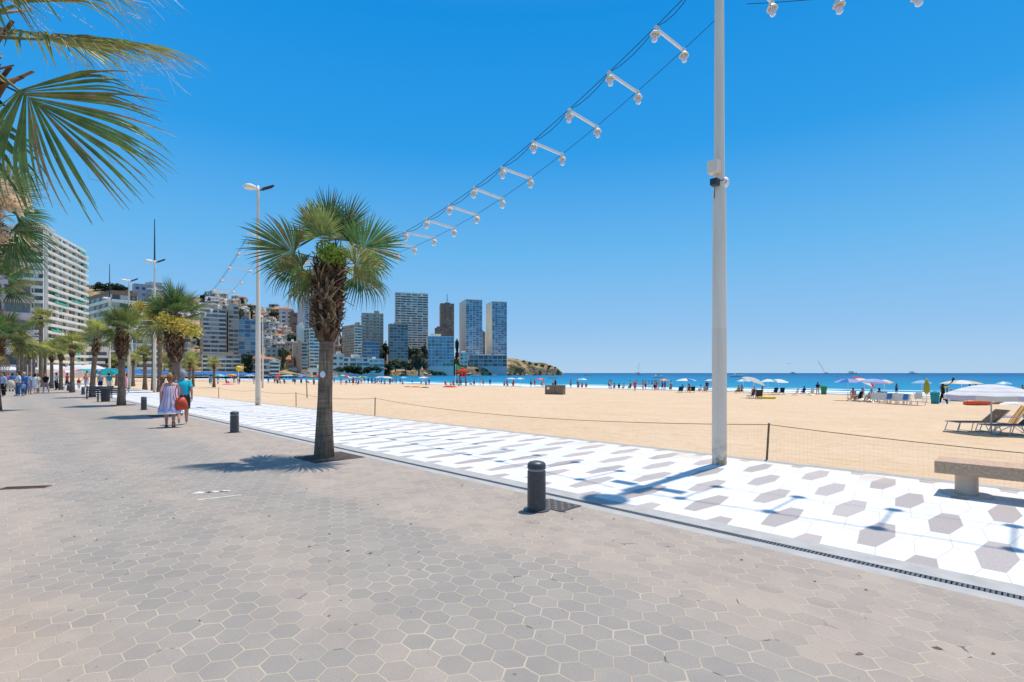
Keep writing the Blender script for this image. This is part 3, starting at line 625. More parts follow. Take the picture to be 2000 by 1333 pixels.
def palm(label, base, h, boots=1.4, nfr=24, scale=.93, r=.165, lean=(0, 0), lod=0, seed=0, flowers=(), dead=0, tint=None, group='fan palms along the promenade', boot_r=.30, custom=None, up=0.35, mesh0=0):
    rg = random.Random(seed * 13 + 5); t_ = thing('palm_tree', label, 'palm tree', base, 0, group)
    top = Vector((lean[0], lean[1], h)); n = 10
    ctr = lambda f: Vector((lean[0] * f ** 1.6, lean[1] * f ** 1.6, h * f))
    mb = MB(); mb.tube([ctr(k / n) - (Vector((0, 0, .15)) if k == 0 else Vector()) for k in range(n + 1)], [r * (1.42 if k == 0 else 1.20 if k == 1 else 1.06 if k == 2 else 1 - .15 * k / n) for k in range(n + 1)], 14 if not lod else 8); mb.build('trunk', BARK, t_, smooth=True)
    if boots:
        bm_ = bases_mesh(seed, h - boots, h + .1, boot_r * .9, boot_r, int(boots * (330 if not lod else 70)))
        mb2 = MB(); mb2.tube([ctr(1) - Vector((0, 0, boots)), ctr(1) - Vector((0, 0, boots * .6)), ctr(1) + Vector((0, 0, .05))], [r * 1.0, boot_r * .82, boot_r * .62], 12)
        for q, fc in zip([mb2], [0]): bm_.mi = 2; bm_.add([(v[0] - ctr(1).x, v[1] - ctr(1).y, v[2]) for v in q.v], q.f)
        bm_.v = [(v[0] + ctr(v[2] / h).x, v[1] + ctr(v[2] / h).y, v[2]) for v in bm_.v]
        bm_.build('leaf_bases', [DEAD, DEAD2, DEAD3], t_)
    fl = custom
    if fl is None:
        fl = []
        for i in range(nfr):
            f = (i + .5) / nfr; az = i * 137.5 + rg.uniform(-14, 14)
            el = 82 - 100 * f ** .95 + rg.uniform(-8, 8)
            if f < up * .5: el = max(el, 52)
            fl.append((az, el, rg.uniform(-38, 38), rg.uniform(.80, 1.12)))
    for az, el, roll, s_ in fl:
        key = 'up' if el > 48 else 'mid' if el > 8 else 'low'
        if lod: key += '_y' if tint == 'y' else '_l'
        mesh0 -= 1
        o = link('frond', rg.choice(FM[key] if mesh0 < 0 else [FM['hang'][mesh0 % 2]]), t_, top + Vector((0, 0, -.05 + .2 * max(0, math.sin(R(el)))))); o.rotation_euler = (R(roll), R(-el), R(az)); o.scale = (s_ * scale,) * 3
    for k in range(dead):
        o = link('dry_frond', rg.choice(FM['dead']), t_, top + Vector((0, 0, -.2))); o.rotation_euler = (R(rg.uniform(-30, 30)), R(rg.uniform(35, 65)), R(k * 137 + 40)); o.scale = (scale * .8,) * 3
    for kind, az, el, s_ in flowers:
        o = link('flower_cluster', FLM[kind], t_, top + Vector((0, 0, .0))); o.rotation_euler = (0, R(-el), R(az)); o.scale = (s_,) * 3
    return t_
# the nearest palm of the row: fronds set as the photograph shows them (azimuth 0 = right, 90 = away, elevation, roll)
near = [(-75, 82, 15, .90), (158, 60, -60, .96), (22, 62, -55, .96), (80, 58, 0, .85), (255, 58, 10, .80),
        (184, 16, 62, 1.16), (205, -8, 40, .95), (160, -22, -40, .95), (3, 22, -66, 1.08), (-16, 0, -50, 1.05), (15, -20, 45, .98), (60, 6, 0, .95), (125, 0, 0, .95), (186, -40, 40, .8)]
B1 = G(633, 893)
p_ = palm('stout fan palm with shaggy brown collar beside the white paving, nearest whole palm', B1, 4.06, 1.66, scale=.90, r=.152, lean=(.12, 0), seed=1, boot_r=.315, custom=near, flowers=(('green', -70, 20, 1.0), ('green', -35, 22, .8)))
mb = MB(); mb.lathe([(.02, -.004), (.055, -.003), (.055, .0)], 14); o = mb.build('sticker', WHITE, p_); o.location = (.045, -.205, 1.72); o.rotation_euler = (R(90), 0, R(10)); o.scale = (1, 1.25, 1)
PIT = mat('tree_pit_soil', (.075, .06, .05), .95, .4, 12, bump=.5)
def pit(u): structure(strip('tree_pit', PIT, u - .55, u + .55, 4.35, 5.42, .004))
pit(uv_of(B1)[0] - .1)
# row
row = [
 ('fan palm with yellow flower plumes, just behind the couple in the row', G(345, 811), 3.95, 1.75, 19, dict(flowers=(('yellow', -50, -12, 1.2), ('yellow', -20, -22, 1.15), ('yellow', -75, -5, 1.1), ('yellow', 205, 12, .8)), dead=2, lean=(-.1, 0), boot_r=.33)),
 ('fan palm with pale lower fronds and thick collar, beside the black park benches', G(237, 792), 4.0, 1.5, 18, dict(flowers=(('yellow', 230, 0, .6),), dead=1, lean=(.05, 0))),
 ('fan palm leaning right, between the black benches and the third near bollard', G(180, 776), 4.2, 1.2, 18, dict(lean=(.35, 0))),
 ('fan palm with plain slim trunk, left of the small bollard', G(141, 767), 4.1, .9, 22, dict(flowers=(('green', 20, 0, .8),))),
 ('shorter bushy fan palm behind the woman in black top and shorts', G(119, 762), 4.2, 1.2, 22, {}),
 ('fan palm with dark trunk right of the crowd on the grey paving', G(101, 759), 4.0, 1.0, 22, {}),
]
for i, (lb, b0, h, bt, nf, kw) in enumerate(row):
    palm(lb, b0, h, bt, nf, lod=1 if i > 1 else 0, seed=20 + i, **kw)
    if i < 3: pit(uv_of(b0)[0])
palm('tall slender fan palm with rusty dry fronds, highest over the crowd', G(80, 757), 8.4, .8, 20, lod=1, seed=31, dead=5, r=.22)
for i, (px, py, h, lb) in enumerate([(88, 756.5, 4.3, 'fan palm right behind the tall slender one'), (66, 755, 4.6, 'fan palm just left of the tall slender one'), (58, 753.5, 4.4, 'olive green fan palm above the man in the blue shirt'), (50, 752.5, 4.6, 'far fan palm left of the crowd, its crown merging with the row'), (42, 751.5, 4.5, 'small far fan palm near the white cafe parasols'), (34, 750, 5.2, 'farthest fan palm at the end of the row, beside the dark totem'), (46, 748, 7.0, 'taller far fan palm rising behind the end of the row')]):
    palm(lb, G(px, py), h, .7, 16, lod=1, seed=40 + i, tint='y' if i % 2 else None)
# palms on the far side of the white paving and on the sand
for i, (px, py, h, s_, lb, kw) in enumerate([
 (283, 760, 3.6, .75, 'small fan palm left of the white post with the antenna', {}), (312, 766, 5.3, .8, 'slim fan palm close right of the white post with the antenna', dict(dead=3, tint='y')),
 (300, 762, 7.3, .95, 'fan palm smothered in yellow flower plumes behind the antenna post', dict(flowers=(('yellow', 190, 30, 1.9), ('yellow', 215, 48, 1.9), ('yellow', 255, 40, 2.0), ('yellow', 300, 45, 1.9), ('yellow', 335, 22, 1.8), ('yellow', 200, -30, 2.0), ('yellow', 250, -34, 2.0), ('yellow', 235, 8, 1.7), ('yellow', 285, 15, 1.8)))),
 (370, 757, 3.4, .8, 'left palm of the close pair standing on the sand', dict(tint='y', dead=2)), (377, 756, 3.9, .9, 'right palm of the close pair standing on the sand', dict(tint='y', dead=3)),
 (418, 757, 3.3, .75, 'lone small palm on the sand in front of the blue sunshades', dict(tint='y')), (333, 759, 3.0, .7, 'little yellowish palm half hidden by the flowering palm', dict(tint='y')), (228, 752, 3.4, .8, 'small bright palm behind the thick collared palm of the row', dict(tint='y')), (260, 753, 3.4, .7, 'small palm behind the twin armed lamp posts', {})]):
    palm(lb, S(px, py) if px > 340 else G(px, py), h, .6, 18, scale=s_ * (1.15), lod=1, seed=60 + i, group='small palms by the beach', r=.19, boot_r=.27, **kw)
# two palms of the left row: one reaches into the upper left corner, its trunk out of the frame
c1 = D(-96, 58, 3.3)
hubs = [(4, -38, 68, .83), (10, 4, 24, .82), (-8, 14, 35, .86), (110, 30, 0, 1.0), (180, 10, 0, 1.0), (220, 40, 0, 1.0), (150, -20, 0, 1.0), (200, -30, 0, 1.0), (260, 40, 0, 1.0), (160, 60, 0, 1.0)]
FM['hang'] = [frond_mesh(301, .62, 1.0, 70, .16, .40, fset(FRO, 0), dry=.28, segs=9, spread=78, fibres=40, wid=.0115, jit=.07), frond_mesh(302, .62, 1.0, 70, .12, .25, fset(FRO, 0), dry=.2, segs=8, spread=80, fibres=40, wid=.0125, jit=.06)]
palm('palm of the left row whose fronds hang into the upper left corner', (c1.x, c1.y, 0), c1.z, .8, boot_r=.2, seed=80, custom=hubs, mesh0=3, scale=1.0, r=.15, group='fan palms of the left row')
c2 = D(-20, 425, 16.5)
l2 = [(10, 58, -40, 1.1), (-20, 32, 50, 1.05), (15, 12, -30, .9), (-5, -22, 50, 1.15), (10, -48, 50, 1.15), (180, 40, 0, 1.), (140, 20, 0, 1.), (220, 10, 0, 1.), (100, 60, 0, 1.), (200, -20, 0, 1)]
palm('palm at the left edge with drooping fronds and pinkish dry flowers', (c2.x, c2.y, 0), c2.z, 1.3, seed=81, custom=l2, scale=1.12, dead=2, group='fan palms of the left row', flowers=(('dry', -40, 26, 1.7), ('dry', -28, 14, 1.75), ('dry', -50, 6, 1.5), ('dry', -42, -30, 1.6)))
c3 = D(-8, 668, 24)
palm('low yellow green palm at the left edge under the drooping one', (c3.x, c3.y, 0), c3.z, .9, 18, lod=0, seed=82, scale=1.15, tint='y', group='fan palms of the left row', dead=3)
c4 = D(4, 560, 21)
palm('palm between the two left edge palms, its fronds against the low block', (c4.x - .6, c4.y, 0), c4.z, .9, 18, seed=83, scale=1.1, group='fan palms of the left row', dead=2)
c5 = D(42, 668, 60)
palm('distant fan palm behind the dark totem sign', (c5.x, c5.y, 0), c5.z, .6, 16, lod=1, seed=84, group='fan palms of the left row')

# ------------------------------------------------------------------ broad trees of the town
LEAF = [leafmat('pine_foliage', (.030, .050, .020), .15, .5, .8, .1), leafmat('olive_foliage', (.085, .090, .045), .15, .5, .8, .1), leafmat('grey_foliage', (.12, .11, .07), .15, .5, .8, .1)]
def tree_mesh(seed, n, shape):
    rg = random.Random(seed); mb = MB()
    lobes = []
    for i in range(9):
        a = rg.uniform(0, 6.28); rr = rg.uniform(.1, .75); z = rg.uniform(-.5, .55)
        if shape == 'cone': z = rg.uniform(-.9, .9); rr = (1 - (z + .9) / 1.8) * .6
        if shape == 'hedge': rr = rg.uniform(0, 1.3); z = rg.uniform(-.5, .1)
        lobes.append((math.cos(a) * rr, math.sin(a) * rr, z, rg.uniform(.22, .48)))
    for i in range(n):
        l = rg.choice(lobes); d = Vector((rg.gauss(0, 1), rg.gauss(0, 1), rg.gauss(0, 1))).normalized() * l[3] * rg.uniform(.7, 1.08); c = Vector(l[:3]) + d
        nrm = (d.normalized() + Vector((rg.uniform(-.6, .6), rg.uniform(-.6, .6), rg.uniform(-.2, .8)))).normalized(); x = nrm.orthogonal().normalized(); y = nrm.cross(x); s_ = rg.uniform(.05, .12)
        mb.add([c - x * s_ - y * s_ * .6, c + x * s_ - y * s_ * .8, c + x * s_ * .9 + y * s_, c - x * s_ * .7 + y * s_], [(0, 1, 2, 3)])
    o = mb.build('crown', LEAF[0]); me = o.data; bpy.data.objects.remove(o); return me
TMS = {}
for sh in ('round', 'cone', 'hedge'):
    for i in range(3):
        me = tree_mesh(i * 7 + len(sh), 700, sh); me.materials.clear(); me.materials.append(LEAF[i]); TMS[sh, i] = me
def tree(label, px, ytop, ybase, wpx, d, shape='round', kind=0, group='trees of the town', name='tree', cat='tree'):
    pb = D(px, ybase, d); h = (ybase - ytop) * d / F; w = wpx * d / F
    t_ = thing(name, label, cat, pb, 0, group)
    if shape != 'hedge': mb = MB(); mb.tube([(0, 0, -3), (.03 * w, 0, h * .35), (-.02 * w, .02 * w, h * .7)], [w * .05, w * .04, w * .015], 6); mb.build('trunk', BARK, t_)
    o = link('crown', TMS[shape, kind], t_, (0, 0, h * (.56 if shape != 'hedge' else .5))); o.scale = (w / 1.9, w / 1.9, h / (1.65 if shape != 'hedge' else 1.2)); o.rotation_euler[2] = px
    return t_
TL = [
 ('dark pine hedge in front of the white low houses, left half', 683, 712, 728, 40, 455, 'hedge', 0), ('dark pine hedge in front of the white low houses, right half', 716, 712, 729, 40, 455, 'hedge', 0),
 ('dark tree left of the dark glazed block', 752, 672, 704, 14, 565, 'round', 0), ('low dark bush on the shore below the dark glazed block', 758, 712, 732, 22, 545, 'round', 0), ('olive tree under the dark glazed block', 772, 700, 722, 30, 552, 'round', 1), ('olive green tree right of the dark glazed block', 800, 676, 706, 20, 600, 'round', 1),
 ('dark green tree at the foot of the striped slab tower', 812, 682, 712, 22, 600, 'round', 0), ('big grey green tree on the rocks left of the pale blue block', 818, 690, 730, 34, 575, 'round', 2), ('dark pine touching the pale blue block', 828, 678, 716, 16, 600, 'round', 0), ('low olive bush on the rocks below the striped slab tower', 792, 702, 726, 26, 565, 'round', 1),
 ('pointed cypress between the pale blue block and the twin towers', 893, 672, 716, 15, 660, 'cone', 0), ('small bush at the foot of the cypress', 890, 700, 722, 16, 655, 'round', 1),
 ('tree on the slope left of the tall lilac tower', 572, 655, 688, 24, 520, 'round', 0), ('olive tree on the slope above the terracotta house', 553, 676, 712, 24, 440, 'round', 1), ('dark tree beside the tiled grey house', 484, 694, 734, 24, 350, 'round', 0), ('columnar green tree right of the rounded balcony block', 554, 692, 728, 14, 390, 'cone', 1),
 ('tree on the ridge above the blue glass block', 488, 608, 632, 22, 720, 'round', 0), ('tree on the ridge right of the white lamp post', 535, 610, 630, 26, 700, 'round', 0), ('pale scrub tree on the ridge left of the white lamp post', 472, 606, 636, 18, 700, 'round', 2), ('bush on the slope left of the grey tower pair', 384, 640, 672, 26, 500, 'round', 0), ('second bush on the slope left of the grey tower pair', 376, 632, 655, 20, 540, 'round', 1),
 ('dark tree line on the ridge right of the white slab hotel', 222, 556, 578, 40, 820, 'round', 0), ('dark round tree on the ridge left of the lilac hotel', 240, 560, 580, 26, 820, 'round', 0), ('single tree on the ridge above the brown hotel', 196, 554, 574, 26, 830, 'round', 0), ('tree against the sky left of the antenna palm', 400, 577, 596, 22, 780, 'round', 0),
 ('green tree under the white terraced block behind the palms', 218, 700, 732, 26, 260, 'round', 0), ('dark tree behind the palm trunk at its right', 672, 662, 692, 16, 540, 'round', 0), ('tree between the grey slab and the dark glazed block', 742, 682, 704, 14, 560, 'round', 2)]
for a in TL: tree(*a)
SL = [(1008, 702, 720, 20), (1022, 703, 722, 18), (1034, 706, 724, 20), (1046, 708, 724, 14), (1058, 710, 722, 16), (1072, 712, 722, 12), (1000, 706, 722, 16), (985, 714, 726, 14), (960, 716, 728, 16), (932, 718, 728, 14), (1084, 714, 722, 8), (1040, 718, 728, 12), (870, 718, 730, 16), (848, 716, 730, 14)]
SN = ['first shrub right of the podium hall', 'dark shrub on top of the headland near the twin towers', 'large shrub on the middle of the headland', 'shrub just right of the largest headland shrub', 'shrub on the upper rocks towards the point', 'small shrub near the tip of the headland', 'shrub touching the corner of the podium hall', 'shrub low under the podium hall', 'shrub on the rocks under the right twin tower', 'shrub on the rocks under the left twin tower', 'outermost lone shrub at the tip of the headland', 'shrub low on the sunny rock face', 'shrub under the right part of the pale blue block', 'shrub under the left part of the pale blue block']
for (px, yt, yb, w), lb in zip(SL, SN): tree(lb, px, yt + 3, yb - 1, w * .7, 735 if px > 950 else 650, 'round', 0 if px % 3 else 1, 'shrubs on the headland', 'shrub', 'shrub')
rg = random.Random(31)
for k in range(26):
    px = rg.uniform(390, 610); s_ = rg.uniform(.12, 1.0); dc = lerp_tab(COAST, px, 1); d = dc + s_ * (lerp_tab(RIDGE, px, 2) - dc); y = HZ - (ground_z(px, d) - EYE) / d * F; hp = rg.uniform(6, 10) * F / d
    tree('small dark tree squeezed among the hillside houses', px, y - hp, y, hp * rg.uniform(.9, 1.5), d, 'round', rg.choice((0, 0, 1)), 'small trees among the hillside houses')
# boulders at the water line
rg = random.Random(9); ROCK = mat('ochre_rock', (.50, .35, .21), .95, .35, .4, bump=.6)
rock_me = []
for k in range(4):
    mb = MB(); mb.lathe([(.5, -.4), (.95, -.1), (.8, .35), (.45, .6), (.1, .7)], 9); mb.v = [(x * rg.uniform(.75, 1.2), y * rg.uniform(.75, 1.2), z * rg.uniform(.8, 1.2)) for x, y, z in mb.v]; o = mb.build('boulder', ROCK); rock_me.append(o.data); bpy.data.objects.remove(o)
for k in range(46):
    px = 752 + 340 * (k + rg.random()) / 46; dc = lerp_tab(COAST, px, 1); p = Vector(((px - CX) / F * (dc + 4), dc + 4 + rg.uniform(-3, 6), -1.2 + rg.uniform(0, 2.4)))
    o = link('boulder', rock_me[k % 4], None, p, rg.uniform(0, 6)); s_ = rg.uniform(2, 5.5); o.scale = (s_ * 1.4, s_, s_ * .7); tag(o, 'ochre boulder in the band of rocks along the foot of the headland', 'rock', 'boulders along the headland shore')
# ------------------------------------------------------------------ lamp posts
LENS = mat('lamp_lens', (.7, .68, .62), .3, .03)
def lamppost(label, base, h=11.9, r0=.135, mast=0, boxes=False, ladder=True, join=True):
    t_ = thing('lamp_post', label, 'lamp post', base, TH, 'white lamp posts of the promenade')
    mb = MB(); mb.lathe([(r0 * 1.0, -.05), (r0, .0), (r0 * .99, 2.55), (r0 * .97, 2.62), (r0 * .88, 5.2), (r0 * .72, 5.35), (r0 * .66, 8), (r0 * .5, h - .3), (r0 * .45, h)], 20)
    mb.build('post', POSTP, t_, smooth=True)
    hd = MB(); hd.tube([(0, 0, h - .25), (0, -.35, h - .1)], .04, 8)          # land side: white dish
    hd.lathe([(.06, h - .02), (.2, h - .04), (.31, h - .1), (.33, h - .16), (.3, h - .2)], 20, (0, -.42, 0)); hd.build('lamp_head', WHITE, t_)
    l_ = MB(); l_.lathe([(.28, h - .24), (.29, h - .205)], 20, (0, -.42, 0)); l_.build('lamp_lens', LENS, t_)
    fl = MB(); fl.tube([(0, 0, h - .25), (0, .28, h - .12)], .035, 8); M = Matrix.Rotation(R(28), 3, 'X'); fl.box((0, .5, h + .03), (.34, .62, .1), M); fl.box((0, .5, h - .035), (.26, .5, .04), M); fl.build('floodlight', DARK, t_)
    if ladder:
        br = MB(); br.bb(-.62, .62, -.015, .015, 9.30, 9.33); br.bb(-.62, -.2, -.1, .11, 9.332, 9.38); br.bb(.2, .62, -.1, .11, 9.332, 9.38); br.bb(-.03, .03, -.58, .58, 9.24, 9.298); br.build('bracket', WHITE, t_)
    if mast:
        a_ = MB(); a_.tube([(0, 0, h), (0, 0, h + mast)], [.07, .03], 8); a_.build('antenna', DARK, t_)
    if boxes:
        q = MB(); q.bb(-.10, .10, -.25, -.11, 5.55, 5.78); o = q.build('junction_box', POLE, t_); o.rotation_euler[2] = R(-8)
        q = MB(); q.bb(-.065, .065, -.27, -.13, 5.30, 5.42); q.tube([(0, -.2, 5.27), (0, -.22, 5.05)], .008, 5); q.build('speaker_box', DARK, t_)
        q = MB(); q.tube([(0, .1, 5.48), (-.02, .2, 5.48)], .03, 8); q.lathe([(.03, 0), (.10, .03), (.125, .07), (.12, .075)], 16); q.v = [(x, y, z) for x, y, z in q.v]; k = 16 + 0
        o = q.build('dish_antenna', WHITE, t_); 
        me = o.data
        for vv in list(me.vertices)[16:]: x, y, z = vv.co; vv.co = (x - .05, .22 + z, 5.48 + y)
        q = MB(); q.tube([(.1 * math.cos(a) * 1.3, .1 * math.sin(a) * 1.3 - .02, 5.42 - .05 * math.sin(a * .5)) for a in [i * .42 for i in range(15)]], .009, 5); q.build('cable_loop', DARK, t_)
    return t_
LP = G(1405, 907); pu, pv = uv_of(LP)
lamppost('big white lamp post at the right with junction box and small dish', LP, boxes=True)
P2 = G(504, 792); lamppost('slim white twin lamp post directly left of the nearest palm', P2)
P3 = G(302, 767); lamppost('white lamp post with tall dark antenna mast on top', P3, mast=3.7)
P4 = G(252, 760.5); lamppost('white twin lamp post left of the one with the antenna mast', P4)
P5 = G(214, 754.5); lamppost('far white lamp post with thin mast, fourth to the left along the promenade', P5, mast=4.5)
P6 = G(74, 746); lamppost('thin far white post left of the tall slender palm', P6, h=8)
P7 = S(513, 758); lamppost('thin white floodlight post standing on the sand beyond the second lamp post', P7, h=10.6, ladder=False)
P8 = G(258, 753); lamppost('thin white post just right of the twin lamp post', P8, h=8, ladder=False)
# ------------------------------------------------------------------ ladder shaped strings of bulbs between the posts
CER = mat('lamp_holder_ceramic', (.70, .66, .58), .5, .1); CAB = mat('black_cable', (.02, .025, .035), .6)
m = bpy.data.materials.new('bulb_glass'); nt, b = nodes(m); b.inputs['Base Color'].default_value = (.86, .84, .86, 1); b.inputs['Roughness'].default_value = .08; b.inputs['Transmission Weight'].default_value = .55; b.inputs['IOR'].default_value = 1.3; BULB = m
mb = MB(); mb.lathe([(.035, .06), (.05, .05), (.05, -.02), (.062, -.03), (.095, -.085), (.1, -.11), (.085, -.112), (.05, -.05)], 14); _o = mb.build('lamp_holder', CER, smooth=False); HOLD = _o.data; bpy.data.objects.remove(_o)
mb = MB(); mb.lathe([(.025, -.06), (.03, -.1), (.055, -.15), (.062, -.19), (.05, -.23), (.02, -.25)], 12); _o = mb.build('bulb', BULB, smooth=True); BLB = _o.data; bpy.data.objects.remove(_o)
mb = MB(); mb.bb(-.015, .015, -.53, .53, -.01, .055); _o = mb.build('rung', WHITE); RUNG = _o.data; bpy.data.objects.remove(_o)
def ladder(label, a, b, n, zt=9.05, zm=6.1, i0=0, i1=None, sg=-1, first=.92):
    a = Vector((a.x, a.y, 0)); b = Vector((b.x, b.y, 0))
    t_ = thing('string_light', label, 'string lights', a, TH, 'ladder string lights between the lamp posts')
    L = (b - a).length; loc = lambda s: (sg * s, zm + (zt - zm) * (2 * s / L - 1) ** 2)
    ss = [L * (k + first) / (n + .84) for k in range(n)]; i1 = n if i1 is None else i1
    for v, sag in ((-.55, 0), (-.55, .10), (.55, 0)):
        mb = MB(); pts = []
        for k in range(i0, i1 + 1):
            s0 = ss[k - 1] if k > 0 else .3; s1 = ss[k] if k < n else L - .3
            for q in range(4): s = s0 + (s1 - s0) * q / 4; x, z = loc(s); f = q / 4; pts.append((x, v + (.02 if sag else 0), z + .05 - sag * 4 * f * (1 - f)))
        x, z = loc(s1); pts.append((x, v, z + .05)); mb.tube(pts, .006 if v > 0 else .0075, 5); mb.build('cable', CAB, t_)
    rg = random.Random(n + i0)
    for k in range(i0, i1):
        x, z = loc(ss[k]); r = link('rung', RUNG, t_, (x, 0, z)); r.rotation_euler = (R(rg.uniform(-2, 2)), 0, R(rg.uniform(-2, 2)))
        for sgn in (-1, 1):
            h_ = link('lamp_holder', HOLD, r, (0, sgn * .55, .0)); h_.rotation_euler = (R(rg.uniform(-6, 6)), R(rg.uniform(-8, 8)), 0)
            g_ = link('bulb', BLB, r, (0, sgn * .55, .0)); g_.rotation_euler = h_.rotation_euler
    return t_
P0 = UV(pu - 25.2, pv)
ladder('ladder of bulbs rising across the sky from the palm to the big right lamp post', LP, P2, 22)
ladder('ladder of bulbs descending behind the palm fronds, left of the second lamp post', P2, P3, 16)
ladder('ladder of bulbs reaching out of the frame above the right edge', LP, P0, 22, i0=0, i1=9, sg=1, first=.68)
ladder('farther ladder of bulbs beyond the antenna lamp post', P3, P4, 10)

# ------------------------------------------------------------------ bollards, bench, covers
def bollard():
    t_ = thing('bollard', 'dark bollard', 'bollard', (0, 0, 0), 0, 'bollards along the drain')
    mb = MB(); mb.lathe([(.17, 0), (.17, .012), (.119, .014), (.117, .5)], 28); mb.build('post', BOLM, t_, smooth=False)
    mb = MB(); mb.lathe([(.108, .501), (.108, .53)], 28); mb.build('groove_ring', mat('ring_grey', (.35, .34, .32), .4, .1), t_)
    mb = MB(); mb.lathe([(.119, .531), (.119, .575), (.112, .595), (.095, .612), (.05, .625), (.0, .628)], 28, cap=False); mb.build('cap', BOLM, t_, smooth=True)
    return t_
BOLM = mat('bollard_iron', (.066, .063, .064), .42, .25, 14, spec=.5, bump=.06)
bo = bollard(); BL = ['nearest and largest dark bollard beside the drain, in front of the white paving', 'dark bollard between the couple and the nearest palm', 'dark bollard left of the couple, by the drain', 'dark bollard next to the black bin and benches', 'dark bollard right of the walking crowd, near a palm with a slim trunk', 'small far bollard behind the woman in shorts', 'farther small bollard near the crowd', 'last small bollard visible along the drain']
for i, (px, py) in enumerate([(1048, 996), (458, 845), (281, 801)]):
    p = G(px, py)
    if i == 0: bo.location = p; bo['label'] = BL[0]
    else: dup(bo, p, label=BL[i])
for i, u in enumerate((54.2, 66.6, 79, 91.4)): dup(bo, UV(u, 4.92), label=BL[4 + i])
STN = mat('bench_granite', (.47, .31, .20), .6, .25, 30, bump=.05)
b_uv = uv_of(G(1888, 966)); t_ = thing('stone_bench', 'long brown stone bench on a round steel leg at the right edge', 'bench', UV(b_uv[0], b_uv[1] - .02), TH)
mb = MB(); mb.bb(-.33, 2.9, -.30, .30, .31, .485); o = mb.build('seat', STN, t_); bv = o.modifiers.new('b', 'BEVEL'); bv.width = .008; bv.segments = 2
for x in (0, 2.5): mb = MB(); mb.lathe([(.30, 0), (.30, .012), (.285, .02), (.132, .022), (.130, .305)], 32, (x, 0, 0)); mb.build('leg', mat('bench_leg_steel', (.60, .47, .36), .45, .12, 3, metal=.1), t_, smooth=False)
# covers in the paving
t_ = thing('drain_cover', 'rusty slotted drain cover in the paving at the left', 'drain cover', G(50, 953, .0), R(12))
mb = MB(); mb.bb(-.30, .30, -.09, .09, .001, .009); mb.build('frame', mat('rusty_iron', (.16, .10, .07), .8, .3, 20), t_)
mb = MB()
for k in range(15): mb.bb(-.28 + k * .038, -.262 + k * .038, -.07, .07, .010, .013)
mb.build('slots', mat('slot_dark', (.03, .022, .02), .9), t_)
t_ = thing('access_cover', 'dark perforated square cover beside the nearest bollard', 'manhole cover', G(1085, 987), TH)
mb = MB(); mb.bb(-.28, .28, -.22, .2, .001, .008); mb.build('plate', mat('cover_dark', (.06, .056, .055), .7, .3, 30), t_)
mb = MB()
for i in range(9):
    for j in range(6): 
        if (i + j) % 2: mb.bb(-.26 + i * .058, -.22 + i * .058, -.2 + j * .065, -.17 + j * .065, .009, .012)
mb.build('studs', mat('cover_light', (.22, .2, .19), .8), t_)
mb = MB(); rg = random.Random(2)
a, b_ = G(386, 977.5), G(470, 967.5)
for k in range(14):
    f0, f1 = k / 14, (k + 1) / 14; w = .035 * rg.uniform(.5, 1.2); p, q = a.lerp(b_, f0), a.lerp(b_, f1 + .01); mb.add([(p.x, p.y - w, .004), (q.x, q.y - w, .004), (q.x, q.y + w, .004), (p.x, p.y + w, .004)], [(0, 1, 2, 3)])
for (px, py, w, h) in ((394, 963, .12, .07), (425, 961, .16, .05), (440, 960, .08, .06), (408, 962, .06, .05)):
    p = G(px, py); mb.add([(p.x - w, p.y - h, .004), (p.x + w * .8, p.y - h * .7, .004), (p.x + w, p.y + h * .5, .004), (p.x - w * .7, p.y + h, .004)], [(0, 1, 2, 3)])
structure(mb.build('painted_marking', mat('worn_white_paint', (.60, .59, .56), .8, .2, 40)))
# litter on the paving: dry leaf scraps
mb = MB(); rg = random.Random(12)
for k in range(90):
    p = G(rg.uniform(0, 1500), 0) if 0 else UV(rg.uniform(-3, 12), rg.uniform(-3, 5.4)); a = rg.uniform(0, 6.28); L_ = rg.uniform(.012, .035); w = rg.uniform(.004, .011); dx, dy = math.cos(a) * L_, math.sin(a) * L_
    mb.add([(p.x - dx, p.y - dy, .003), (p.x - dy / 3, p.y + dx / 3, .012), (p.x + dx, p.y + dy, .004), (p.x + dy / 3, p.y - dx / 3, .004)], [(0, 1, 2, 3)])
tag(mb.build('leaf_litter', mat('leaf_scrap', (.16, .12, .08), .9, .5, 3)), 'tiny scraps of leaf and sand strewn over the grey paving', 'litter', None, 'stuff')

# ------------------------------------------------------------------ rope and net fence along the sand
t_ = thing('net_fence', 'low rope and net fence on thin posts along the edge of the sand', 'fence', UV(3.8, 11.02), TH)
fu = [-9, 3.8, 19.1, 27.0, 32.9, 40.3, 50, 62, 78]
PST = mat('fence_post_wood', (.17, .11, .065), .8, .3, 12)
tops = []
for i, u in enumerate(fu):
    x = -(u - 3.8); lean = .055 if i == 1 else random.Random(i).uniform(-.04, .04)
    mb = MB(); mb.tube([(x, 0, -.45), (x + lean * 1.2, 0, .74)], .021, 8); mb.build('post', PST, t_); tops.append((x + lean * 1.15, .0, .71))
mb = MB()
for i in range(len(tops) - 1):
    a, c = Vector(tops[i]), Vector(tops[i + 1]); s_ = .05 * (c - a).length / 3
    s_ = min(s_, .30); pts = [a.lerp(c, k / 16) - Vector((0, 0, s_ * 4 * (k / 16) * (1 - k / 16))) for k in range(17)]; mb.tube(pts, .0075, 5)
mb.build('rope', mat('fence_rope', (.16, .12, .07), .9), t_)
mb = MB()
NETM = mat('fence_net', (.60, .46, .31), .9)
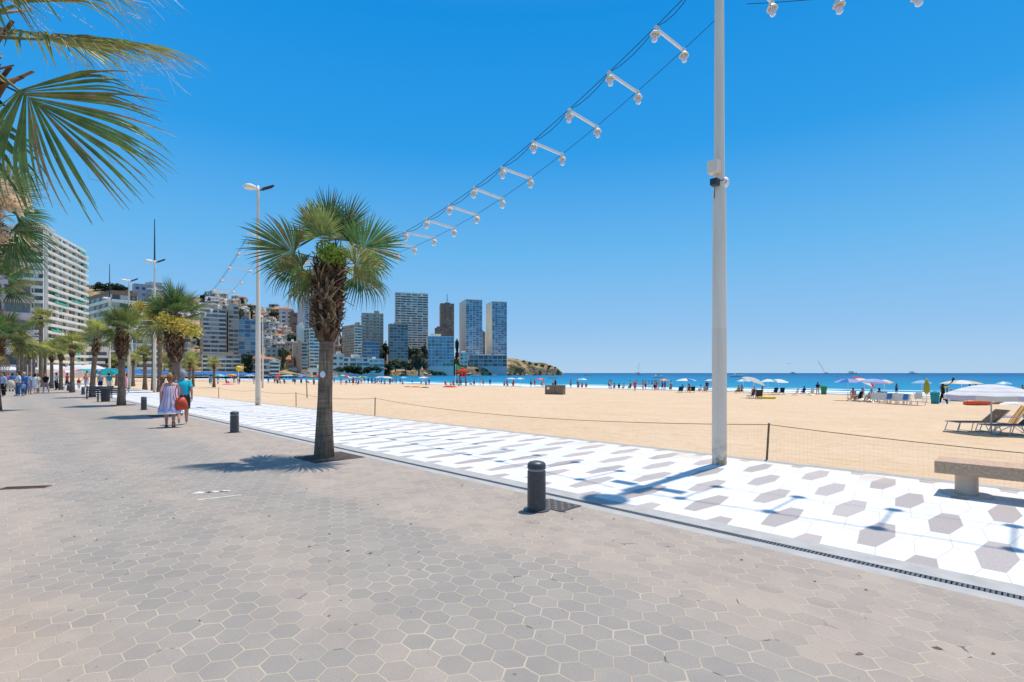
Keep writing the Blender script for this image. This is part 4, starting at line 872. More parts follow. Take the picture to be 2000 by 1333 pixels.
for i in range(0, 3):
    a, c = Vector(tops[i]), Vector(tops[i + 1]); L_ = (c - a).length; s_ = min(.30, .05 * L_ / 3); nx = int(L_ / .07); w = .0006
    for k in range(nx):
        f = k / nx; x = a.x + (c.x - a.x) * f; zt = .71 - s_ * 4 * f * (1 - f); mb.add([(x - w, .01, -.2), (x + w, .01, -.2), (x + w, .01, zt), (x - w, .01, zt)], [(0, 1, 2, 3)])
    for j in range(12):
        pts = []
        for k in range(25):
            f = k / 24; zt = .71 - s_ * 4 * f * (1 - f); pts.append((a.x + (c.x - a.x) * f, .012, -.2 + (zt + .2) * j / 12))
        for p, q in zip(pts, pts[1:]): mb.add([(p[0], p[1], p[2] - w), (q[0], q[1], q[2] - w), (q[0], q[1], q[2] + w), (p[0], p[1], p[2] + w)], [(0, 1, 2, 3)])
mb.build('net', NETM, t_)
pp = S(600, 777); t_ = thing('wooden_stake', 'single leaning wooden stake in the sand left of the nearest palm', 'stake', pp, R(-10)); mb = MB(); mb.tube([(0, 0, -.2), (-.05, 0, 1.2), (-.12, 0, 2.35)], [.045, .042, .035], 8); mb.build('pole', mat('pale_wood', (.36, .25, .13), .8, .2, 6), t_)

# ------------------------------------------------------------------ black benches and bin in the palm row
def parkbench(label, p, rot):
    t_ = thing('park_bench', label, 'bench', p, rot, 'black park benches by the palms')
    mb = MB()
    for k in range(4): mb.bb(-.75, .75, -.2 + k * .11, -.11 + k * .11, .43, .46)
    mb.build('seat', DARK, t_)
    mb = MB()
    for k in range(3): mb.box((0, -.27 - k * .035, .56 + k * .12), (1.5, .025, .09), Matrix.Rotation(R(-14), 3, 'X'))
    mb.build('backrest', DARK, t_)
    for x in (-.66, .66):
        mb = MB(); mb.tube([(x, .24, 0), (x, .2, .2), (x, .22, .43), (x, -.2, .43), (x, -.24, .22), (x, -.3, 0)], .022, 6); mb.tube([(x, -.2, .43), (x, -.38, .88)], .02, 6); mb.tube([(x, .2, .43), (x, .22, .62), (x, -.28, .66)], .02, 6); mb.build('leg', DARK, t_)
parkbench('black park bench left of the dark bin, side on', G(194, 779), TH + R(90)); parkbench('black park bench right of the dark bin, against the palm trunk', G(218, 784.5), TH - R(90))
t_ = thing('litter_bin', 'dark round litter bin between the two black benches', 'bin', G(206, 785), 0); mb = MB(); mb.lathe([(.2, 0), (.22, .04), (.24, .72), (.26, .74), (.26, .8), (.2, .82)], 18); mb.build('body', DARK, t_); mb = MB(); mb.lathe([(.18, .8), (.18, .83)], 14); mb.build('lining', mat('bin_bag', (.01, .01, .012), .6), t_)
# totem sign, cafe parasols at the far left
tp = G(38, 746); t_ = thing('totem_sign', 'tall dark totem sign with pale vertical lettering at the far left', 'sign', tp, R(8)); mb = MB(); mb.bb(-.42, .42, -.2, .2, 0, 6.5); mb.build('panel', mat('totem_dark', (.05, .05, .06), .5), t_)
mb = MB(); rg = random.Random(4)
for k in range(8):
    z = 2.2 + k * .52; mb.bb(-.22, .22, -.22, -.202, z, z + .07); mb.bb(-.22, -.13, -.22, -.202, z + .071, z + .33); mb.bb(.13, .22, -.22, -.202, z + rg.choice((.071, .18)), z + .33)
    if k % 2: mb.bb(-.129, .129, -.22, -.202, z + .26, z + .33)
mb.build('lettering', WHITE, t_)
# ------------------------------------------------------------------ people
def skinmat(n, c): return mat('skin_' + n, c, .6, .05, 3, spec=.25)
SK = {'fair': skinmat('fair', (.62, .36, .26)), 'pink': skinmat('pink', (.60, .29, .21)), 'tan': skinmat('tan', (.42, .21, .12)), 'brown': skinmat('brown', (.20, .09, .05))}
CM = {}
def cloth(n, c): 
    if n not in CM: CM[n] = mat('cloth_' + n.replace(' ', '_'), c, .85, .08, 6, spec=.1)
    return CM[n]
CL = {'white': (.72, .72, .71), 'black': (.02, .02, .023), 'navy': (.02, .035, .10), 'denim': (.05, .13, .26), 'light blue': (.30, .48, .66), 'blue': (.04, .18, .48), 'red': (.60, .05, .04), 'pink': (.68, .22, .30), 'orange': (.70, .22, .03), 'yellow': (.70, .52, .06), 'turquoise': (.02, .42, .52), 'grey': (.30, .30, .31), 'brown': (.15, .08, .05), 'green': (.05, .25, .10), 'cream': (.62, .55, .42), 'charcoal': (.05, .05, .055), 'straw': (.55, .42, .22), 'blond': (.50, .33, .14), 'dark': (.03, .02, .016), 'auburn': (.30, .12, .05), 'lilac': (.38, .36, .62), 'teal': (.03, .28, .30)}
def cc_(n): return cloth(n, CL[n])
def body_mesh(pose, fat=1.0, fingers=False):
    vs, es, rr = [], [], []
    def add(p, r, par=None):
        vs.append(p); rr.append(r if isinstance(r, tuple) else (r, r))
        if par is not None: es.append((par, len(vs) - 1))
        return len(vs) - 1
    P = POSES[pose]
    z0 = P['z']; dy = P.get('lean', 0)
    pel = add((0, 0, z0), (.135 * fat, .115 * fat)); wst = add((0, dy * .3, z0 + .17), (.125 * fat, .105 * fat), pel); che = add((0, dy * .7, z0 + .36), (.145 * fat, .115 * fat), wst); nb = add((0, dy, z0 + .52), .068, che); nk = add((0, dy + .012, z0 + .585), .052, nb); h1 = add((0, dy + .03, z0 + .65), (.078, .09), nk); h2 = add((0, dy + .022, z0 + .74), (.078, .092), h1); h3 = add((0, dy + .01, z0 + .79), .05, h2)
    add((0, dy + .135, z0 + .675), .014, h1)
    for sx in (-1, 1): add((sx * .085, dy + .01, z0 + .69), .018, h1)
    for sx, arm, leg in ((-1, P['la'], P['ll']), (1, P['ra'], P['rl'])):
        sh = add((sx * .175, dy, z0 + .475), .058 * fat ** .5, che)
        el = add((sx * arm[0][0], dy + arm[0][1], z0 + arm[0][2]), .043 * fat ** .5, sh); wr = add((sx * arm[1][0], dy + arm[1][1], z0 + arm[1][2]), .028, el)
        d = (Vector(vs[wr]) - Vector(vs[el])).normalized(); hp = Vector(vs[wr]) + d * .07; hd = add(tuple(hp), (.034, .022), wr)
        if fingers:
            for k, (o, L) in enumerate(((-.026, .072), (-.009, .085), (.009, .08), (.025, .06))):
                q = hp + d * .035 + Vector((0, o, 0)); f1 = add(tuple(q), .0095, hd); q2 = q + d * L * .5 + Vector((-sx * .012, .004, 0)); f2 = add(tuple(q2), .0085, f1); add(tuple(q2 + d * L * .4 + Vector((-sx * .02, .004, 0))), .007, f2)
            q = hp + Vector((-sx * .006, .045, -.005)); f1 = add(tuple(q), .0105, hd); add(tuple(q + d * .04 + Vector((-sx * .006, .016, 0))), .0085, f1)
        else: add(tuple(hp + d * .09), (.022, .012), hd)
        hip = add((sx * .088, leg[3] if len(leg) > 3 else 0, z0 - .06), .095 * fat, pel); kn = add((sx * leg[0][0], leg[0][1], leg[0][2]), .06 * fat ** .6, hip)
        mid = tuple(Vector(vs[kn]).lerp(Vector((sx * leg[1][0], leg[1][1], leg[1][2])), .35)); cf = add((mid[0], mid[1] - .015, mid[2]), .058 * fat ** .6, kn)
        an = add((sx * leg[1][0], leg[1][1], leg[1][2]), .036, cf); add((sx * leg[1][0] * 1.03, leg[1][1] + leg[2][0], leg[1][2] + leg[2][1]), (.04, .028), an)
    me = bpy.data.meshes.new('body'); me.from_pydata(vs, es, []); o = bpy.data.objects.new('body', me); COL.objects.link(o)
    o.modifiers.new('s', 'SKIN'); sv = me.skin_vertices[0].data
    for i, r in enumerate(rr): sv[i].radius = r
    sv[0].use_root = True
    u_ = o.modifiers.new('u', 'SUBSURF'); u_.levels = 2 if fingers else 1; u_.render_levels = u_.levels
    dg = bpy.context.evaluated_depsgraph_get(); dg.update()
    out = bpy.data.meshes.new_from_object(o.evaluated_get(dg)); bpy.data.objects.remove(o)
    out.polygons.foreach_set('use_smooth', [True] * len(out.polygons)); return out
# arms: elbow, wrist relative to the pelvis height; legs: knee, ankle (absolute), toe offset
POSES = {
 'stand': dict(z=.93, la=((.235, -.03, .21), (.25, .05, -.03)), ra=((.235, -.03, .21), (.25, .05, -.03)), ll=((.10, .02, .49), (.105, -.02, .075), (.15, -.045)), rl=((.10, .02, .49), (.105, -.02, .075), (.15, -.045))),
 'walk': dict(z=.92, lean=.03, la=((.24, .10, .22), (.25, .24, .03)), ra=((.24, -.12, .22), (.25, -.10, -.02)), ll=((.10, -.02, .48), (.10, -.28, .17), (.10, -.10)), rl=((.10, .14, .50), (.10, .19, .085), (.15, -.02))),
 'walk2': dict(z=.92, lean=.03, la=((.24, -.10, .22), (.25, -.10, -.02)), ra=((.24, .06, .22), (.23, .22, .06)), ll=((.10, .13, .50), (.10, .17, .085), (.15, -.02)), rl=((.10, -.01, .48), (.10, -.26, .16), (.10, -.10))),
 'akimbo': dict(z=.93, la=((.32, -.10, .22), (.17, .02, .08)), ra=((.32, -.10, .22), (.17, .02, .08)), ll=((.14, .02, .49), (.17, -.02, .075), (.15, -.045)), rl=((.14, .02, .49), (.17, -.02, .075), (.15, -.045))),
 'sit': dict(z=.42, lean=-.12, la=((.25, .08, .22), (.22, .30, .12)), ra=((.25, .08, .22), (.22, .30, .12)), ll=((.13, .40, .50), (.13, .52, .09), (.13, -.03)), rl=((.13, .40, .50), (.13, .52, .09), (.13, -.03))),
 'carry': dict(z=.93, la=((.235, -.03, .21), (.25, .05, -.03)), ra=((.24, .02, .21), (.20, .24, .22)), ll=((.10, .02, .49), (.105, -.02, .075), (.15, -.045)), rl=((.11, .06, .49), (.115, .06, .075), (.15, -.045)))}
BODY = {}
def person(label, pos, face, pose='stand', skin='fair', top=None, bottom=None, hair='dark', hat=None, dress=None, s=1.0, fat=1.0, group=None, fingers=False, bikini=False, hairlen=0):
    """face: compass of the front, degrees from +X; top, bottom, dress, hat: cloth names"""
    k = (pose, fat, fingers)
    if k not in BODY: BODY[k] = body_mesh(*k)
    t_ = thing('person', label, 'person', pos, R(face - 90), group); t_.scale = (s, s, s)
    me = BODY[k].copy(); me.materials.clear(); me.materials.append(SK[skin]); link('body', me, t_)
    P = POSES[pose]; z0 = P['z']; dy = P.get('lean', 0); f = fat
    mb = MB()
    n = 12 if not fingers else 24
    if hat:
        mb.rings([(0, dy + .02, z0 + .70, .098, .112), (0, dy + .02, z0 + .76, .10, .115), (0, dy + .015, z0 + .82, .07, .085), (0, dy + .01, z0 + .845, .02, .03)], n); mb.rings([(0, dy + .085, z0 + .715, .085, .12), (0, dy + .085, z0 + .727, .085, .12)], n)
        mb.build('cap', cc_(hat), t_, smooth=True); mb = MB()
    mb.rings([(0, dy - .01 - .02, z0 + .58 - hairlen, .06, .05), (0, dy - .02, z0 + .64, .088, .085), (0, dy - .005, z0 + .72, .095, .105), (0, dy + .01, z0 + .79, .08, .09), (0, dy + .01, z0 + .835 - (.03 if hat else 0), .03, .04)], n); mb.build('hair', cc_(hair), t_, smooth=True)
    lean = lambda z: dy * max(0, min(1, z / .52))
    if dress:
        mb = MB(); mb.rings([(0, lean(.43), z0 + .43, .155 * f, .115 * f), (0, lean(.3), z0 + .33, .175 * f, .145 * f), (0, lean(.15), z0 + .14, .168 * f, .150 * f), (0, 0, z0 - .05, .20 * f, .185 * f), (0, 0, z0 - .22, .235 * f, .215 * f), (0, 0, z0 - .40, .265 * f, .24 * f)], 28 if fingers else 14, cap=False, fold=.12, nf=9)
        mb.build('dress', STRIPE if dress == 'striped' else cc_(dress), t_, smooth=True)
        if dress == 'striped':
            mb = MB(); mb.rings([(0, 0, z0 - .39, .262 * f, .238 * f), (0, 0, z0 - .47, .285 * f, .255 * f)], 28, cap=False, fold=.12, nf=9); mb.build('hem', cc_('white'), t_, smooth=True)
            for sx in (-1, 1): mb = MB(); mb.tube([(sx * .09, .075 + dy, z0 + .42), (sx * .10, .02 + dy, z0 + .545), (sx * .09, -.085 + dy, z0 + .42)], .012, 6); mb.build('strap', cc_('white'), t_)
    if top:
        mb = MB(); lo = -.08 if not bikini else .33
        mb.rings([(0, lean(lo), z0 + lo, .172 * f, .142 * f), (0, lean(lo + .1), z0 + lo + .08, .165 * f, .142 * f), (0, lean(.3), z0 + .32, .178 * f, .145 * f), (0, lean(.42), z0 + .43, .182 * f, .128 * f)] + ([] if bikini else [(0, lean(.52), z0 + .51, .125, .09), (0, lean(.55), z0 + .54, .07, .068)]), n, cap=False, fold=.03, nf=5)
        if not bikini:
            for sx, arm in ((-1, P['la']), (1, P['ra'])):
                a = Vector((sx * .15, dy, z0 + .475)); e = Vector((sx * arm[0][0], dy + arm[0][1], z0 + arm[0][2])); mb.tube([a, a.lerp(e, .35), a.lerp(e, .78)], [.075 * f ** .5, .07 * f ** .5, .068 * f ** .5], 10, cap=False)
        mb.build('top', cc_(top), t_, smooth=True)
    if bottom:
        mb = MB(); mb.rings([(0, 0, z0 + .06, .165 * f, .137 * f), (0, 0, z0 - .04, .178 * f, .15 * f), (0, .0, z0 - .12, .17 * f, .145 * f)], n, cap=False)
        if not bikini:
            for sx, leg in ((-1, P['ll']), (1, P['rl'])):
                a = Vector((sx * .088, 0, z0 - .06)); kn = Vector((sx * leg[0][0], leg[0][1], leg[0][2])); mb.tube([a, a.lerp(kn, .5), a.lerp(kn, .95)], [.115 * f, .105 * f, .092 * f], 12, cap=False)
                if bottom in ('denim', 'black') and s > .9 and pose != 'sit' and not fingers: an = Vector((sx * leg[1][0], leg[1][1], leg[1][2])); mb.tube([kn, kn.lerp(an, .9)], [.088, .062], 10, cap=False)
        mb.build('shorts' if not bikini else 'swimwear', cc_(bottom), t_, smooth=True)
    return t_
m = bpy.data.materials.new('striped_dress_cloth'); nt, b = nodes(m); t = NT(nt)
co = t.n("ShaderNodeTexCoord").outputs['Object']; xyz = t.n("ShaderNodeSeparateXYZ", (co,)); an = t.m('ARCTAN2', xyz.outputs[0], xyz.outputs[1])
st = t.m('GREATER_THAN', t.m('SINE', t.m('MULTIPLY', an, 15)), .15); low = t.m('LESS_THAN', xyz.outputs[2], .62)
st2 = t.m('GREATER_THAN', t.m('SINE', t.m('MULTIPLY', an, 15)), .75)
cc = t.mix(st, (.60, .56, .66), (.36, .33, .55)); cc = t.mix(st2, cc, (.52, .22, .26)); cc = t.mix(low, cc, (.40, .38, .66)); nt.links.new(cc, b.inputs['Base Color']); b.inputs['Roughness'].default_value = .85; STRIPE = m

pw = G(332, 835); w_ = person('woman walking away in a striped lilac sundress with reddish pinned up hair', pw, 122, 'walk2', 'pink', dress='striped', hair='auburn', fat=1.22, s=.985, fingers=True)
mb = MB(); mb.rings([(0, -.06, 1.66, .03, .03), (0, -.07, 1.70, .055, .055), (0, -.07, 1.76, .05, .05), (0, -.06, 1.79, .015, .015)], 12); mb.build('hair_bun', cc_('blond'), w_, smooth=True)
for sx, y in ((-1, .20), (1, -.22)): mb = MB(); mb.box((sx * .103, y + .03, .03 if sx < 0 else .1), (.10, .27, .025), Matrix.Rotation(R(0 if sx < 0 else -38), 3, 'X')); mb.build('sandal', cc_('brown'), w_)
bgp = pw + Vector((.34, .02, .82)); t_ = thing('shoulder_bag', 'orange red shoulder bag hanging at the side of the woman in the striped dress', 'bag', bgp, R(30))
mb = MB(); mb.rings([(0, 0, -.26, .16, .06), (0, 0, -.2, .21, .10), (0, 0, 0, .17, .09), (0, 0, .14, .10, .04)], 18, fold=.1, nf=5); mb.build('body', mat('red_leather', (.55, .07, .03), .5, .15, 9), t_, smooth=True)
mb = MB(); mb.tube([(-.12, 0, .1), (-.16, 0, .32), (-.10, -.05, .55), (.0, -.04, .45), (.08, 0, .12)], .014, 6); mb.build('strap', mat('red_leather', (0, 0, 0)), t_)
pm = G(357, 829.5); person('man walking away in a turquoise shirt, dark shorts and grey cap', pm, 122, 'walk', 'pink', top='turquoise', bottom='charcoal', hair='grey', hat='grey', fat=1.16, s=1.05, fingers=True)
# the crowd on the grey paving
CR = [
 (7, 775, 'stand', 'light blue', 'black', 'dark', 1.02, 'person in a pale blue shirt and black trousers at the left frame edge'),
 (0, 771, 'walk', 'pink', 'grey', 'auburn', .98, 'person in a pink top cut by the left frame edge'),
 (36, 774, 'carry', 'white', 'denim', 'dark', 1.06, 'man in a white shirt and long blue trousers, left in the crowd'),
 (47, 773, 'stand', 'blue', 'denim', 'straw', 1.04, 'man in a bright blue shirt with a pale hat, middle of the crowd'),
 (45.5, 774.5, 'stand', 'light blue', 'denim', 'auburn', .62, 'child in light blue standing in front of the crowd'),
 (58, 771, 'stand', 'light blue', 'lilac', 'auburn', 1.0, 'woman in a pale blue and white dress, right half of the crowd'),
 (68, 771, 'walk2', 'white', 'white', 'dark', .98, 'woman in white top and white shorts, right end of the crowd'),
 (74, 769, 'stand', 'cream', 'white', 'brown', .98, 'person in a cream shirt just behind the woman in white'),
 (89.5, 768.5, 'walk', 'black', 'grey', 'auburn', 1.0, 'woman in a black top and grey shorts walking alone beside the palms'),
 (110, 762, 'stand', 'white', 'black', 'dark', 1.02, 'man in white with a dark bag between two palm trunks'),
 (24, 763, 'walk', 'blue', 'navy', 'dark', 1.0, 'person in blue walking behind the crowd'),
 (15, 760, 'stand', 'pink', 'white', 'brown', 1.0, 'person in pink near the white cafe parasols'),
 (131, 760, 'walk', 'red', 'charcoal', 'dark', 1.0, 'person with a red top between the slim palm trunks'),
 (154, 761, 'stand', 'red', 'white', 'blond', .7, 'child in red near the trunk of the slim palm'),
 (168, 761, 'walk2', 'pink', 'light blue', 'auburn', 1.0, 'sunburnt person in pink left of the black benches'),
 (196, 763, 'stand', 'grey', 'navy', 'dark', 1.0, 'person in grey with a blue bag behind the black benches'),
 (244, 768, 'walk', 'pink', 'pink', 'blond', 1.04, 'person in salmon pink half hidden by the thick collared palm'),
 (213, 764, 'stand', 'teal', 'cream', 'dark', 1.0, 'person in teal holding a turquoise parasol behind the benches'),
 (317, 768, 'stand', 'brown', 'brown', 'auburn', .95, 'tanned bather beside the trunk left of the couple')]
for i, (px, py, po, tp_, bt, hr, s_, lb) in enumerate(CR): person(lb, G(px, py), [250, 290, 240, 110, 265, 80, 100][i % 7], po, ['fair', 'tan', 'pink'][i % 3], tp_, bt, hr, s=s_, group='people on the promenade', fat=1.05 if i % 2 else .95)
pb = G(22, 765); t_ = thing('pushchair', 'grey pushchair standing left of the crowd', 'pushchair', pb, R(20)); mb = MB(); mb.rings([(0, 0, .3, .18, .22), (0, 0, .55, .25, .3), (0, -.05, .95, .24, .22), (0, -.1, 1.05, .1, .1)], 12); mb.build('seat', cc_('cream'), t_, smooth=True)
mb = MB()
for x in (-.25, .25):
    for y in (-.3, .3): mb.tube([(x - .02, y, .11), (x + .02, y, .11)], .11, 12)
mb.build('wheels', DARK, t_)
mb = MB()
for x in (-.22, .22): mb.tube([(x, .3, .11), (x, -.2, .6), (x, -.45, 1.0)], .015, 5)
mb.build('frame', STEEL, t_)
# ------------------------------------------------------------------ parasols and beach things
def fabric(n, c): return mat('fabric_' + n, c, .8, .05, 3, spec=.1, trans=.3)
FB = {k: fabric(k.replace(' ', '_'), CL.get(k, (.5, .5, .5))) for k in ('white', 'blue', 'light blue', 'red', 'orange', 'yellow', 'pink', 'lilac', 'turquoise', 'green', 'cream', 'navy', 'teal')}
FB['pale lilac'] = fabric('pale_lilac', (.58, .58, .72))
FB['grey'] = fabric('pale_grey', (.55, .53, .50))
def parasol(label, p, cols, r=1.05, h=2.15, dome=.34, tilt=(0, 0), group='beach parasols', rings=None, valance=None, npan=8, pole=None):
    t_ = thing('beach_parasol', label, 'parasol', p, random.Random(int(p.x * 10)).uniform(0, 3), group)
    Mt = Matrix.Rotation(R(tilt[0]), 3, 'X') @ Matrix.Rotation(R(tilt[1]), 3, 'Y')
    mb = MB(); nr = 6 if not rings else 12; zs = lambda f: h - dome * (f ** 1.9)
    hubz = h - dome
    def pt(i, j): f = j / nr; a = 2 * math.pi * i / (npan * 2); k = 1 if i % 2 == 0 else .965; q = Vector((r * f * math.cos(a) * k, r * f * math.sin(a) * k, zs(f) - hubz - (0 if i % 2 == 0 else .02 * f))); q = Mt @ q; return (q.x, q.y, q.z + hubz)
    for i in range(npan * 2):
        for j in range(nr):
            mb.mi = (i // 2) % len(cols) if not rings else rings[j % len(rings)]
            mb.add([pt(i, j), pt(i, j + 1), pt(i + 1, j + 1), pt(i + 1, j)], [(0, 1, 2, 3)] if j else [(1, 2, 3)])
    mb.build('canopy', [FB[c] for c in cols], t_, smooth=True)
    if valance:
        mb = MB()
        for i in range(npan * 2):
            mb.mi = (i // 2) % 2; a, b_ = pt(i, nr), pt(i + 1, nr); mb.add([a, b_, (b_[0], b_[1], b_[2] - .17), (a[0], a[1], a[2] - .17)], [(0, 1, 2, 3)])
        mb.build('valance', [FB[c] for c in valance], t_)
        mb = MB()
        for i in range(0, npan * 2, 2):
            a = pt(i, nr); q = pt(i, nr // 2); mb.tube([(0, 0, h - .25), (q[0], q[1], q[2] - .02), (a[0], a[1], a[2] - .01)], .007, 4)
        mb.build('ribs', STEEL, t_)
    mb = MB(); mb.tube([(0, 0, -.3), (0, 0, hubz + .02)], .022, 6)
    q = Mt @ Vector((0, 0, dome + .08)); mb.tube([(0, 0, hubz), (q.x, q.y, hubz + q.z)], .016, 6); mb.build('pole', WHITE if pole is None else pole, t_)
    return t_
bigp = S(1936, 848)
parasol('large white and lilac striped parasol over the loungers at the right edge', bigp, ['white', 'pale lilac'], r=1.32, h=1.72, dome=.36, rings=[0, 0, 1, 0, 0, 0, 1], valance=['white', 'pale lilac'], group=None, npan=8, pole=STEEL)
PAR = [  # px, py of the foot, colours, r, tilt, label
 (1452, 768, ['light blue', 'white'], 1.0, (0, 0), 'light blue parasol left of the tilted grey one'), (1472, 778, ['grey'], 1.25, (18, -12), 'tilted pale grey parasol over the person in pink'), (1500, 771, ['turquoise', 'white', 'white'], 1.2, (0, 4), 'parasol of turquoise and white panels beside a white one'), (1521, 771, ['white'], 1.25, (6, 0), 'plain white parasol with white pole, right of the turquoise panelled one'),
 (1656, 783, ['lilac', 'blue', 'lilac'], 1.15, (0, 0), 'lilac blue parasol left of the red and white one'), (1688, 783, ['white', 'red', 'white'], 1.1, (20, -22), 'tilted white parasol with a red panel'), (1708, 785, ['lilac', 'lilac', 'light blue'], 1.3, (6, 0), 'lilac blue parasol right of the tilted red panelled one'), (1727, 779, ['white', 'yellow'], .9, (0, 0), 'small white and yellow parasol behind the lilac blue one'),
 (1878, 784, ['white', 'cream'], 1.75, (0, 0), 'broad cream parasol behind the large striped one'), (1800, 778, ['light blue'], 1.0, (0, 0), 'low light blue parasol over the stacked sunbeds'), (1960, 776, ['white', 'light blue'], .9, (0, 0), 'small far parasol right of the cream one'),
 (1340, 767, ['white', 'blue', 'white', 'white'], 1.5, (0, 0), 'white parasol with a blue panel over two dark chairs'), (1297, 762, ['orange', 'cream'], 1.1, (0, 0), 'orange parasol by the surf'), (1137, 757, ['light blue', 'white'], 1.25, (0, 0), 'light blue parasol by the surf right of the brown cabinet'), (1055, 755.5, ['pink', 'red'], 1.2, (0, 0), 'pink red parasol left of the brown cabinet'), (998, 754, ['white', 'cream'], 1.3, (0, 0), 'white parasol between the lifeguard tower and the pink one'), (1016, 755.5, ['white', 'light blue'], 1.2, (0, 0), 'low white and pale blue parasol beside the white one'), (1388, 765, ['white', 'grey'], 1.0, (0, 0), 'parasol half hidden by the big lamp post'),
 (828, 753, ['white', 'pink', 'white'], 1.3, (0, 0), 'white and pink parasol left of the lifeguard tower'), (789, 750, ['white', 'light blue'], 1.0, (0, 0), 'pale parasol between the lilac and the pink white ones'), (744, 751, ['lilac', 'white'], 1.5, (0, 0), 'lilac parasol right of the palm trunk'), (757, 750.5, ['white', 'cream'], 1.4, (8, 0), 'white parasol touching the lilac one'), (708, 750, ['yellow', 'green', 'yellow'], 1.4, (0, 0), 'yellow green parasol right of the palm trunk'), (676, 751, ['white', 'red'], 1.4, (14, 10), 'white and red tilted parasol right of the palm trunk'), (660, 750, ['green', 'turquoise'], 1.5, (0, 0), 'green parasol touching the palm trunk on its right'), (652, 746, ['red', 'pink'], 1.6, (0, 0), 'crimson parasol peeping out right of the palm trunk'), (690, 746, ['light blue', 'white'], 1.6, (0, 0), 'light blue pointed parasol behind the yellow green one'),
 (622, 751, ['orange', 'red'], 1.5, (0, 0), 'orange red parasol left of the palm trunk'), (613, 747, ['yellow', 'orange'], 1.9, (0, 0), 'broad yellow parasol left of the palm trunk'), (590, 751, ['lilac', 'blue'], 1.5, (0, 8), 'lilac blue parasol by the leaning stake'), (562, 749.5, ['light blue', 'white', 'light blue'], 1.6, (0, 0), 'light blue and white parasol left of the leaning stake'), (543, 748, ['red'], 1.5, (0, 0), 'plain red parasol right of the thin floodlight post'), (530, 748, ['navy', 'blue'], 1.3, (12, 0), 'dark blue parasol right of the thin floodlight post'), (488, 747, ['grey', 'light blue'], 1.4, (0, 0), 'grey blue parasol left of the second lamp post'), (452, 747.5, ['orange', 'yellow', 'pink'], 1.5, (0, 0), 'orange and yellow parasol among the blue sunshades'), (430, 747, ['light blue', 'turquoise'], 1.7, (10, 6), 'tilted turquoise parasol beside the lone small palm'), (436, 745.5, ['light blue'], 1.6, (0, 0), 'pale blue parasol behind the tilted turquoise one'),
 (213, 760, ['turquoise', 'teal'], 1.1, (-20, 0), 'turquoise parasol carried behind the black benches'), (196, 757.5, ['navy', 'lilac'], 1.2, (-15, 0), 'lilac grey parasol left of the turquoise one'), (131, 751, ['red', 'pink'], 2.0, (0, 0), 'red and white parasol stall between the palm trunks'), (126, 752, ['pink', 'white'], 1.7, (0, 0), 'pink parasol next to the red stall parasol')]
for px, py, c_, r_, tl, lb in PAR:
    p = S(px, py) if px > 260 else G(px, py); parasol(lb, p, c_, r_, 2.2 if px < 700 else 2.1, tilt=tl, npan=8 if p.y < 120 else 6)
# the far rows of blue sunshades
proto = None; rg = random.Random(3); k = 0
for px in range(268, 502, 7):
    if 414 < px < 460 and px % 2: continue
    p = S(px + rg.uniform(-2, 2), 744.0 + (-.9 if (px // 7) % 2 else 1.2) + rg.uniform(-.4, .4))
    if proto is None:
        proto = parasol('blue sunshade in the long far row of identical blue sunshades', p, ['blue'], 2.5, 2.9, .8, group='far row of blue sunshades', npan=6)
    else: dup(proto, p, rg.uniform(0, 2))
for i, (px, py, c_) in enumerate(((252, 741, 'blue'), (205, 741, 'blue'), (178, 742, 'turquoise'))):
    parasol(('blue awning parasol right of the twin armed lamp posts', 'blue parasol far behind the black benches', 'turquoise parasol far behind the slim palm trunk')[i], G(px, py + 8), [c_], 2.0, 2.6, .5, npan=6)
for i, (px, py, w) in enumerate(((4, 741, 2.6), (20, 741, 2.2), (92, 744, 2.0), (153, 746, 2.2), (176, 747, 2.0), (105, 746, 2.0))):
    p = G(px, py + 4); parasol(('white cafe parasol cut by the left frame edge', 'white cafe parasol beside the dark totem sign', 'white parasol over the crowd by the palm trunks', 'white awning parasol right of the slim palm trunk', 'white parasol left of the black benches', 'white parasol behind the man with the dark bag')[i], p, ['white'], w, 3.1, .7, npan=4, group='white cafe parasols')
# sunbeds
WP = mat('white_plastic', (.68, .66, .60), .45, .06, 4); TAUPE = mat('taupe_sling', (.055, .038, .028), .8, .15, 6)
def sunbed(label, p, rot, mt, back=35, group=None, towel=None, frame=STEEL, s=1.0):
    t_ = thing('sun_lounger', label, 'sun lounger', p, rot, group); t_.scale = (s,) * 3
    ca, sa = math.cos(R(back)), math.sin(R(back))
    mb = MB(); mb.box((-.32, 0, .36), (1.3, .56, .03)); mb.box((.33 + .33 * ca, 0, .36 + .33 * sa), (.68, .56, .03), Matrix.Rotation(-R(back), 3, 'Y')); mb.build('sling', mt, t_)
    mb = MB()
    for y in (-.3, .3): mb.tube([(-.97, y, .355), (.33, y, .355), (.33 + .68 * ca, y, .355 + .68 * sa)], .02, 6)
    mb.tube([(-.97, -.3, .355), (-.97, .3, .355)], .02, 6); mb.build('frame', frame, t_)
    for x0, x1 in ((-.88, -1.0), (-.42, -.50), (.22, .10), (.42, .56)):
        mb = MB()
        for y in (-.29, .29): mb.tube([(x0, y, .35), (x1, y, 0)], .015, 6)
        mb.tube([(x1 * .9 + x0 * .1, -.29, .035), (x1 * .9 + x0 * .1, .29, .035)], .012, 5); mb.build('leg', frame, t_)
    return t_
sunbed('taupe sling lounger with raised back under the large striped parasol', S(1912, 843), R(-4), TAUPE, 42, s=.98)
sunbed('second taupe lounger half out of the frame under the striped parasol', S(1985, 851), R(-2), TAUPE, 40, s=1.0)
cp = S(1972, 846); t_ = thing('folding_chair', 'folding beach chair with an orange and yellow striped sling at the right edge', 'chair', cp, R(-25))
mb = MB()
